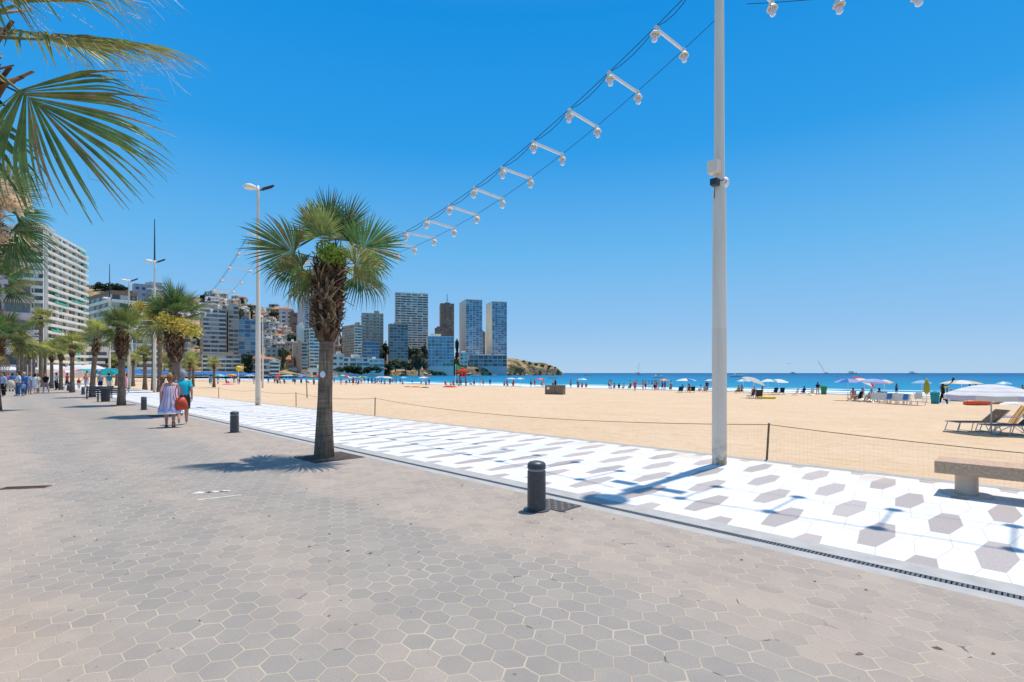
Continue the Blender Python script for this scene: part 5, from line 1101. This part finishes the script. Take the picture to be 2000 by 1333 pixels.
for y in (-.27, .27): mb.tube([(-.45, y, 0), (.05, y, .35), (.42, y, .98)], .016, 6); mb.tube([(.45, y, 0), (.1, y, .3), (-.4, y, .34)], .016, 6); mb.tube([(-.3, y, .56), (.28, y, .6)], .018, 6)
mb.build('frame', mat('white_tube', (.70, .70, .68), .4, .04), t_)
mb = MB()
cs = ['orange', 'yellow', 'brown', 'orange', 'grey', 'yellow', 'orange']
for k in range(7): y0 = -.26 + k * .52 / 7; mb.mi = k; mb.add([(-.38, y0, .35), (-.38, y0 + .52 / 7, .35), (.08, y0 + .52 / 7, .33), (.08, y0, .33), (.42, y0 + .52 / 7, .97), (.42, y0, .97)], [(0, 1, 2, 3), (3, 2, 4, 5)])
mb.build('sling', [cc_(c) for c in cs], t_)
tp_ = S(2003, 845); t_ = thing('beach_bag', 'yellow and pale blue bag hanging at the far right edge', 'bag', tp_ + Vector((-.02, -.1, .72)), 0); mb = MB(); mb.rings([(0, 0, -.2, .16, .08), (0, 0, .05, .22, .12), (0, 0, .28, .12, .07)], 14, fold=.1); mb.build('body', cc_('light blue'), t_, smooth=True); mb = MB(); mb.rings([(-.05, -.06, -.1, .1, .08), (-.05, -.06, .12, .12, .08)], 10); mb.build('pocket', cc_('yellow'), t_)
# white plastic sunbeds stood in two stacks with blue towels, seen end on
def stackbed(label, p, rot, towel=True, n=3):
    for j in range(n):
        t_ = thing('sun_lounger', label[j], 'sun lounger', p + Vector((math.cos(rot + 1.35), math.sin(rot + 1.35), 0)) * j * .85, rot, 'white plastic sunbeds in rows')
        mb = MB()
        for k in range(7): mb.bb(-.6, .7, -.33 + k * .095, -.26 + k * .095, .30, .335)
        mb.build('seat', WP, t_)
        mb = MB(); M = Matrix.Rotation(R(16), 3, 'Y')
        for k in range(7): mb.box((-.74, -.30 + k * .095, .62), (.03, .07, .62), M)
        mb.build('backrest', WP, t_)
        for sy in (-.34, .34): mb = MB(); mb.tube([(-.62, sy, 0), (-.6, sy, .36), (-.86, sy, .93)], .03, 6); mb.tube([(.6, sy, 0), (.62, sy, .33), (-.6, sy, .36)], .03, 6); mb.build('leg', WP, t_)
        if towel and j == 0: mb = MB(); mb.box((-.80, 0, .66), (.02, .42, .44), M); tw = mb.build('towel', cc_('blue'), None, loc=t_.location, rotz=rot); tw.location.z += 0; tag(tw, f'dark blue towel hung over the {label[3]}', 'towel')
stackbed(['front sunbed of the left white row', 'middle sunbed of the left white row', 'rear sunbed of the left white row', 'front sunbed of the left white row'], S(1752, 790), R(14))
stackbed(['front sunbed of the right white row next to the teal bin', 'middle sunbed of the right white row', 'rear sunbed of the right white row', 'front sunbed of the right white row'], S(1786, 792), R(8))
stackbed(['single white sunbed behind the right white row', '', '', ''], S(1806, 786), R(12), False, 1)
# bins, cabinet, lifeguard tower, floats and small things
def barrel(label, px, py, c, h, r): t_ = thing('litter_bin', label, 'bin', S(px, py)); mb = MB(); mb.lathe([(r * .8, 0), (r, h * .85), (r * 1.1, h * .86), (r * 1.1, h), (r * .9, h)], 16); mb.build('body', cc_(c), t_); mb = MB(); mb.lathe([(r * .95, h + .002), (r * .6, h + .12), (.05, h + .15)], 12); mb.build('lid', cc_(c), t_)
barrel('green bin beside the standing man in black', 1609, 771, 'green', 1.15, .4); barrel('teal bin right of the white sunbeds', 1826, 789, 'teal', .95, .32)
cb = S(1082, 771); wpx = cb.y / F; t_ = thing('beach_cabinet', 'brown box cabinet with a white round sticker standing alone on the sand', 'cabinet', cb, R(-22)); w = 30 * wpx; dd = 16 * wpx; h = 17 * wpx
mb = MB(); mb.bb(-w * .62, w * .62, 0, dd, 0, h); mb.bb(-w * .64, w * .64, -.05, dd + .05, h + .002, h + .06); mb.build('body', mat('cabinet_brown', (.25, .175, .12), .85, .15, 1.5), t_)
mb = MB(); mb.tube([(-w * .4, -.012, h * .72), (-w * .4, -.003, h * .72)], .17, 14); mb.build('sticker', WHITE, t_); mb = MB(); mb.bb(.1, .14, -.02, -.001, .1, h - .1); mb.build('door_seam', DARK, t_)
lg = S(903, 754.5); t_ = thing('lifeguard_tower', 'lifeguard chair tower with a bright red parasol top by the surf', 'lifeguard tower', lg, 0); t_.scale = (.76,) * 3
mb = MB()
for x in (-1.1, 1.1):
    for y in (-1.1, 1.1): mb.tube([(x, y, -.3), (x * .7, y * .7, 3.6)], .09, 6)
for z in (1.2, 2.4): mb.bb(-1.0, 1.0, -1.0, -.9, z, z + .14); mb.bb(-1.0, 1.0, .9, 1.0, z, z + .14); mb.bb(-1., -.9, -.89, .89, z, z + .14); mb.bb(.9, 1., -.89, .89, z, z + .14)
mb.build('legs', mat('tower_wood', (.25, .15, .1), .8), t_)
mb = MB(); mb.bb(-1.0, 1.0, -1.0, 1.0, 2.9, 3.05); mb.bb(-.9, .9, .8, .9, 3.06, 3.7); mb.build('platform', cc_('red'), t_)
mb = MB(); mb.lathe([(1.9, 3.9), (1.9, 4.25), (1.5, 4.75), (.6, 5.1), (.05, 5.25)], 10); mb.build('roof', FB['red'], t_); mb = MB(); mb.tube([(0, 0, 3.0), (0, 0, 4.6)], .05, 6); mb.build('pole', WHITE, t_)
fp = S(893, 754); t_ = thing('flag', 'green flag on a pole left of the red lifeguard tower', 'flag', fp); t_.scale = (.72,) * 3; mb = MB(); mb.tube([(-.6, 0, -.3), (-.6, 0, 7.2)], .06, 6); mb.build('pole', WHITE, t_)
mb = MB(); pts = []
for k in range(7):
    f = k / 6; pts.append(((-.6 + f * 2.3, .25 * math.sin(f * 6), 6.9 - f * f * 2.6 + (1 - f) * .3), (-.6 + f * 2.1, .25 * math.sin(f * 6), 5.3 - f * .5)))
for a, c in zip(pts, pts[1:]): mb.add([a[0], c[0], c[1], a[1]], [(0, 1, 2, 3)])
mb.build('cloth', fabric('flag_green', (.04, .42, .14)), t_)
yb = S(466, 752); t_ = thing('balloon', 'big yellow balloon on a pole above the blue sunshades', 'balloon', yb); mb = MB(); rg = yb.y / F; hh_ = 32 * rg; mb.lathe([(.1, hh_ - 5.4 * rg), (3.5 * rg, hh_ - 4 * rg), (5.6 * rg, hh_), (4.8 * rg, hh_ + 3 * rg), (2 * rg, hh_ + 5 * rg), (.05, hh_ + 5.5 * rg)], 14); mb.build('envelope', mat('yellow_balloon', (.72, .50, .02), .5), t_, smooth=True); mb = MB(); mb.tube([(0, 0, -.3), (0, 0, hh_ - 5.3 * rg)], .06, 6); mb.build('pole', WHITE, t_)
op = S(1912, 792); t_ = thing('inflatable', 'orange inflatable lying on the sand behind the striped parasol', 'inflatable', op); mb = MB(); mb.tube([(-1.05, 0, .12), (-.9, 0, .2), (.9, 0, .22), (1.05, 0, .14)], [.1, .2, .2, .1], 10); mb.tube([(-.9, .35, .14), (.9, .35, .14)], .13, 8); mb.build('tubes', mat('orange_vinyl', (.72, .10, .02), .4), t_, smooth=True)
t_ = thing('air_mattress', 'yellow air mattress on the sand beside the tilted grey parasol', 'inflatable', S(1500, 779.5)); mb = MB()
for k in range(4): mb.tube([(-.75, k * .22, .12), (.75, k * .22, .12)], .115, 8)
mb.build('tubes', mat('yellow_vinyl', (.75, .55, .03), .4), t_, smooth=True)
t_ = thing('closed_parasol', 'closed yellow green parasol standing among the sunbeds', 'parasol', S(1810, 787)); t_.scale = (.8,) * 3; mb = MB(); mb.lathe([(.12, 1.0), (.30, 1.25), (.26, 2.0), (.12, 2.6), (.03, 2.75)], 10); mb.build('canopy', mat('olive_yellow_cloth', (.42, .38, .05), .8), t_, smooth=True); mb = MB(); mb.tube([(0, 0, -.2), (0, 0, 1.1)], .03, 6); mb.build('pole', WHITE, t_)
kp = S(1850, 789); t_ = thing('tripod_figure', 'leaning dark pole with a black and yellow rolled flag beside the teal bin', 'pole', kp); t_.scale = (.74,) * 3; mb = MB(); mb.tube([(0, 0, -.2), (.0, 0, 1.9)], .09, 8); mb.build('post', mat('pale_trunk', (.28, .20, .13), .8), t_)
mb = MB(); mb.tube([(-.7, 0, 1.85), (-.2, 0, 2.0), (.5, 0, 2.45), (.72, 0, 2.8)], [.05, .06, .05, .1], 8); mb.lathe([(.02, 2.7), (.14, 2.8), (.12, 3.0), (.02, 3.1)], 10, (.72, 0, 0)); mb.build('arm', DARK, t_)
mb = MB(); mb.tube([(-.9, -.05, 1.78), (-.5, -.05, 1.95), (.0, -.05, 2.0)], [.06, .17, .1], 10); mb.build('flag_roll', cc_('yellow'), t_); mb = MB(); mb.tube([(-.9, -.05, 1.9), (-.5, -.05, 2.08), (.0, -.05, 2.13)], [.05, .12, .06], 10); mb.build('flag_roll', cc_('black'), t_)
# people, chairs on the beach
def chair(label, p, rot, c, s=1.0):
    t_ = thing('beach_chair', label, 'chair', p, rot, 'low beach chairs'); t_.scale = (s,) * 3
    mb = MB(); mb.box((0, 0, .3), (.56, .5, .03)); mb.box((0, -.38, .62), (.56, .03, .68), Matrix.Rotation(R(18), 3, 'X')); mb.build('sling', cc_(c), t_)
    mb = MB()
    for x in (-.29, .29): mb.tube([(x, .3, 0), (x, -.2, .34), (x, -.46, .95)], .018, 5); mb.tube([(x, -.4, 0), (x, .26, .32)], .018, 5); mb.tube([(x, -.3, .55), (x, .22, .55)], .02, 5)
    mb.build('frame', STEEL, t_)
BP = [
 (1442, 769, 'sit', 200, 'tan', 'orange', 'brown', 'brown', 'seated tanned bather left of the tilted grey parasol'), (1448.5, 768, 'sit', 90, 'tan', None, 'navy', 'dark', 'seated dark haired bather under the light blue parasol'), (1473, 777, 'sit', 60, 'pink', 'pink', 'pink', 'auburn', 'person in pink sitting under the tilted grey parasol'), (1487, 777, 'sit', 180, 'tan', None, 'black', 'dark', 'bather in black trunks leaning back beside the yellow air mattress'),
 (1597, 772, 'akimbo', 90, 'tan', 'black', 'cream', 'dark', 'standing man in a black shirt looking to the sea, beside the green bin'), (1570, 771, 'sit', 90, 'fair', 'navy', 'navy', 'dark', 'bather with navy shirt on the beige sunbeds'), (1666, 782, 'sit', 60, 'tan', None, 'orange', 'brown', 'tanned bather in an orange chair under the lilac parasol'), (1682, 784, 'sit', 120, 'fair', 'white', 'grey', 'grey', 'person in white seated in the middle of the chair group'), (1700, 784, 'sit', 100, 'fair', 'grey', 'white', 'grey', 'grey haired person seated under the tilted red panelled parasol'), (1716, 784, 'sit', 80, 'tan', 'black', 'denim', 'dark', 'person in black seated at the right end of the chair group'),
 (1751, 770, 'stand', 90, 'brown', None, 'navy', 'dark', 'lone bather standing in the shallows behind the white sunbeds'), (1842, 789, 'walk', 150, 'brown', 'black', 'black', 'dark', 'person in black bending by the teal bin'), (1855, 786, 'sit', 100, 'fair', 'lilac', 'lilac', 'grey', 'person in lilac sitting right of the leaning pole'), (1894, 776, 'stand', 90, 'tan', None, 'teal', 'dark', 'dark haired bather standing behind the cream parasol'), (1906, 775, 'stand', 100, 'fair', 'navy', 'white', 'dark', 'bather in a navy top behind the striped parasol'), (1997, 777, 'stand', 180, 'tan', None, 'navy', 'dark', 'bather standing at the far right by the sea'),
 (1240, 764.5, 'stand', 240, 'pink', 'red', 'red', 'auburn', 'woman in a red swimsuit standing with a man by the surf'), (1256, 763.5, 'walk', 100, 'fair', 'grey', 'cream', 'dark', 'man in grey with a cap standing beside the woman in the red swimsuit'), (1192, 760, 'stand', 90, 'fair', 'white', 'grey', 'dark', 'person in white standing at the left of the surf group'), (1200, 760.5, 'sit', 90, 'tan', None, 'black', 'dark', 'seated bather in black in the surf group'), (1209, 760.5, 'sit', 80, 'tan', 'navy', 'navy', 'dark', 'seated bather in navy in the surf group'), (1218, 761.5, 'sit', 100, 'fair', 'cream', 'grey', 'brown', 'bather in cream lying in the surf group'), (1231, 761, 'sit', 120, 'tan', 'brown', 'brown', 'dark', 'bather in brown left of the woman in the red swimsuit'),
 (1332, 767, 'sit', 100, 'tan', 'teal', 'black', 'dark', 'bather in teal under the white parasol with a blue panel'), (1346, 767.5, 'sit', 80, 'tan', 'brown', 'red', 'dark', 'bather in brown and red under the white parasol with a blue panel'), (1368, 766.5, 'sit', 100, 'fair', 'white', 'grey', 'dark', 'bather in white right of the white parasol with a blue panel'), (1310, 763, 'sit', 90, 'tan', None, 'navy', 'dark', 'bather sitting right of the orange parasol'),
 (1130, 758.5, 'sit', 90, 'tan', None, 'navy', 'dark', 'left bather under the light blue surf parasol'), (1137, 758.5, 'sit', 90, 'tan', None, 'red', 'dark', 'middle bather under the light blue surf parasol'), (1145, 758.5, 'sit', 90, 'pink', 'orange', 'orange', 'auburn', 'right bather in orange under the light blue surf parasol'), (1085, 757.5, 'stand', 90, 'tan', 'black', 'navy', 'dark', 'person seen behind the brown cabinet'), (1002, 756, 'sit', 80, 'pink', 'red', 'red', 'auburn', 'bather in red below the low white and pale blue parasol'), (985, 755.5, 'sit', 90, 'tan', None, 'black', 'dark', 'bather at the left of the white parasol'), (1037, 756, 'stand', 90, 'tan', None, 'navy', 'dark', 'bather standing between the pale blue and the pink parasols'), (926, 754.5, 'stand', 90, 'tan', None, 'navy', 'dark', 'bather standing right of the lifeguard tower'),
 (880, 754.5, 'sit', 90, 'tan', 'white', 'red', 'dark', 'bather with white towel left of the lifeguard tower'), (886, 754.5, 'sit', 90, 'tan', None, 'navy', 'dark', 'dark bather just left of the lifeguard tower'), (870, 754.3, 'sit', 70, 'pink', 'red', 'orange', 'auburn', 'bather in red lying left of the lifeguard tower'), (832, 754, 'sit', 90, 'tan', 'grey', 'black', 'dark', 'bather under the white and pink parasol'), (838, 753, 'stand', 90, 'tan', 'blue', 'blue', 'dark', 'person in blue right of the white and pink parasol'), (786, 752, 'sit', 90, 'pink', None, 'black', 'dark', 'bather under the pale parasol'), (762, 752, 'stand', 90, 'tan', 'brown', 'brown', 'auburn', 'bather in brown under the white parasol touching the lilac one'), (751, 752, 'sit', 90, 'tan', None, 'black', 'dark', 'bather in black under the lilac parasol'),
 (733, 749.5, 'walk', 90, 'tan', None, 'navy', 'dark', 'bather walking left of the lilac parasol'), (726, 749.5, 'stand', 60, 'tan', 'navy', 'black', 'dark', 'dark bather right of the yellow green parasol'), (696, 751.5, 'walk', 200, 'tan', None, 'navy', 'dark', 'tall bather in navy trunks left of the yellow green parasol'), (700, 752.5, 'sit', 130, 'brown', None, 'red', 'dark', 'brown bather seated under the yellow green parasol'), (690, 753, 'stand', 100, 'tan', 'red', 'brown', 'dark', 'bather in red standing right of the red and white parasol'), (676, 752.5, 'walk', 100, 'fair', 'white', 'blue', 'dark', 'bather in white and blue by the red and white parasol'), (666, 752, 'stand', 90, 'tan', 'orange', 'cream', 'dark', 'bather in orange right of the palm trunk'),
 (613, 752.5, 'stand', 90, 'tan', 'orange', 'black', 'dark', 'bather in orange left of the palm trunk'), (576, 751, 'stand', 90, 'tan', None, 'navy', 'dark', 'bather in navy left of the leaning stake'), (555, 750, 'sit', 90, 'pink', None, 'red', 'dark', 'bather sitting by the plain red parasol'), (524, 749.5, 'stand', 90, 'fair', 'blue', 'blue', 'dark', 'bather in blue right of the thin floodlight post'), (412, 752, 'stand', 90, 'fair', 'turquoise', 'turquoise', 'dark', 'person in turquoise beside the lone small palm')]
for i, (px, py, po, fc, sk, tp_, bt, hr, lb) in enumerate(BP): person(lb, S(px, py), fc, po, sk, tp_, bt, hr, group='bathers on the beach', s=.96 + .08 * ((i * 7) % 5) / 5)
for px, py, rot, c, lb in ((1512, 771, 10, 'navy', 'left of the two dark chairs facing the surf'), (1526, 771, -5, 'navy', 'right of the two dark chairs facing the surf'), (1552, 773, 40, 'cream', 'left beige chair near the standing man in black'), (1582, 773, 20, 'cream', 'right beige chair near the standing man in black'), (1660, 784, 60, 'orange', 'orange chair at the left end of the chair group'), (1672, 785, 30, 'black', 'black chair behind the orange one'), (1694, 786, 10, 'grey', 'grey chair in the middle of the chair group'), (1722, 786, -20, 'denim', 'denim blue chair at the right end of the chair group'), (1328, 768, 0, 'navy', 'dark chair under the white parasol with a blue panel'), (1376, 767, 0, 'grey', 'grey chair left of the big lamp post'), (1352, 768, 0, 'black', 'black chair under the white parasol with a blue panel'), (1464, 779, 40, 'charcoal', 'dark chair under the tilted grey parasol, left'), (1482, 780, -20, 'charcoal', 'dark chair under the tilted grey parasol, right')):
    chair(lb, S(px, py), R(rot), c)
rg = random.Random(21)
for k in range(46):
    p = S(rg.uniform(395, 775), rg.uniform(747.2, 751.5)); c = rg.choice(list(CL)); person('tiny far bather in the crowd between the blue sunshades and lilac parasol', p, rg.uniform(0, 360), rg.choice(('stand', 'walk', 'sit', 'stand')), rg.choice(('tan', 'pink', 'tan', 'brown')), c if rg.random() < .45 else None, rg.choice(('navy', 'red', 'black', 'blue', 'white')), 'dark', group='far bathers in the crowd')
for k in range(44):
    p = S(rg.uniform(768, 1420), 0 + 760); px = rg.uniform(768, 1420); v_ = shore(0) + rg.uniform(-9, 9); t = (px - CX) / F
    dd = 60
    for _i in range(40): u_, v0 = uv_of((t * dd, dd)); dd *= (shore(u_) + rg.uniform(-.01, .01) + (v_ - shore(0))) / v0
    p = Vector((t * dd, dd, max(SEA_Z - .5, sand_z((t * dd, dd))))); c = rg.choice(list(CL)); person('tiny far bather at the edge of the surf, right of the nearest palm', p, rg.uniform(0, 360), rg.choice(('stand', 'walk', 'sit', 'stand')), rg.choice(('tan', 'pink', 'tan', 'brown')), c if rg.random() < .3 else None, rg.choice(('navy', 'red', 'black', 'blue', 'white')), 'dark', group='far bathers along the surf')
# things lying on the sand
for px, py, c, w, lb in ((878, 757, 'red', 1.6, 'red towel on the sand left of the lifeguard tower'), (830, 758, 'brown', .9, 'brown towel on the sand below the pink and white parasol'), (812, 757, 'orange', 1.2, 'orange towel on the sand'), (796, 756.5, 'red', .8, 'small red towel on the sand'), (1975, 791, 'white', 1.1, 'white towel heap at the right'), (1952, 790, 'brown', 1.0, 'brown bag heap behind the striped parasol'), (1868, 783, 'turquoise', .9, 'turquoise towel hung under the cream parasol'), (1838, 786, 'light blue', .8, 'pale blue towel beside the teal bin'), (446, 752, 'pink', 1.5, 'pink towel beside the blue sunshades')):
    mb = MB(); mb.rings([(0, 0, 0, w * .9, w * .45), (0, 0, .12 * w, w * .7, w * .38), (0, 0, .2 * w, w * .3, w * .2)], 14, fold=.2); tag(mb.build('towel', cc_(c), loc=S(px, py)), lb, 'towel', 'towels and bags on the sand')
# ------------------------------------------------------------------ boats and far things on the sea
HULL = mat('white_hull', (.78, .78, .77), .4, .03)
def boat(label, px, py, L, d=None, sail=False):
    d = d or F * (EYE - SEA_Z) / (py - HZ); p = Vector((d * (px - CX) / F, d, SEA_Z)); t_ = thing('sailing_boat' if sail else 'motor_boat', label, 'boat', p, R(10 if px % 2 else -15), 'boats on the sea')
    mb = MB(); n = 8; secs = []
    for k in range(n + 1):
        f = k / n; w = L * .16 * (1 - (2 * f - .75) ** 4 * .4 if f < .6 else 1 - ((f - .6) / .4) ** 2 * .97); x = (f - .5) * L; secs.append([(x, -w, L * .10 + L * .05 * f), (x, -w * .6, -.2), (x, w * .6, -.2), (x, w, L * .10 + L * .05 * f)])
    vs = [v for s_ in secs for v in s_]; fs = []
    for k in range(n):
        for q in range(3): fs.append((k * 4 + q, k * 4 + q + 1, k * 4 + q + 5, k * 4 + q + 4))
        fs.append((k * 4 + 3, k * 4, k * 4 + 4, k * 4 + 7))
    fs.append((0, 3, 2, 1)); mb.add(vs, fs); mb.build('hull', HULL, t_)
    mb = MB(); mb.bb(-L * .2, L * .18, -L * .09, L * .09, L * .14, L * .25); mb.build('cabin', HULL if not sail else STEEL, t_); mb = MB(); mb.bb(-L * .15, L * .185, -L * .095, L * .095, L * .18, L * .225); mb.build('window', GLASS, t_)
    if sail:
        mb = MB(); mb.tube([(L * .05, 0, L * .1), (L * .05, 0, L * 1.35)], L * .012, 6); mb.tube([(L * .05, 0, L * .28), (-L * .42, 0, L * .28)], L * .01, 6); mb.build('mast', STEEL, t_); mb = MB(); mb.tube([(L * .03, 0, L * .31), (-L * .4, 0, L * .31)], L * .025, 6); mb.build('furled_sail', HULL, t_)
        mb = MB(); mb.tube([(L * .05, 0, L * 1.34), (L * .5, 0, L * .16)], L * .004, 4); mb.tube([(L * .05, 0, L * 1.34), (-L * .48, 0, L * .12)], L * .004, 4); mb.build('stay', STEEL, t_)
boat('white sailing yacht with bare mast far out left of the big lamp post', 1247, 733.0, 14, sail=True)
for px, py, L, lb in ((1442, 737, 13, 'white motor boat right of the big lamp post with a spray trail'), (1548, 731.3, 24, 'far white boat above the standing man in black'), (1662, 731.3, 30, 'far white boat under the distant crane'), (1780, 731.3, 28, 'far white boat on the horizon above the leaning pole'), (1285, 738, 9, 'small white motor boat left of the orange parasol'), (1125, 734, 7, 'small dark topped boat off the tip of the headland'), (964, 735.5, 8, 'white launch under the right twin tower'), (930, 736, 9, 'white launch under the left twin tower'), (1148, 734, 10, 'white speed boat off the headland'), (1080, 739, 6, 'small pedal boat left of the brown cabinet'), (1680, 739, 3.5, 'tiny white dinghy above the red panelled parasol'), (1634, 735.5, 6, 'white motor boat left of the tiny dinghy')): boat(lb, px, py, L)
# far crane arm and a bird near the horizon
cr = D(1612, 729, 3000); t_ = thing('crane', 'thin leaning crane arm on the horizon', 'crane', (cr.x, cr.y, SEA_Z)); mb = MB(); mb.tube([(0, 0, 0), (-42, 0, 74)], [1.0, .8], 5); mb.build('arm', mat('crane_grey', (.30, .32, .35), .7), t_); mb = MB(); mb.tube([(0, 0, 0), (12, 0, 0), (12, 0, 5), (0, 0, 5)], 2.2, 6); mb.build('base', mat('crane_grey', (0, 0, 0)), t_)
bi = D(1541, 711, 260); t_ = thing('bird', 'small dark bird flying low over the horizon', 'bird', bi); mb = MB(); mb.tube([(0, -.3, 0), (0, 0, .03), (0, .35, 0)], [.03, .09, .03], 6); mb.add([(0, -.12, .03), (.7, -.25, .18), (1.1, -.3, .05), (.6, .05, .15), (0, .14, .03), (-.7, -.25, .18), (-1.1, -.3, .05), (-.6, .05, .15)], [(0, 1, 2, 3, 4), (0, 4, 7, 6, 5)]); mb.build('body', cc_('charcoal'), t_)
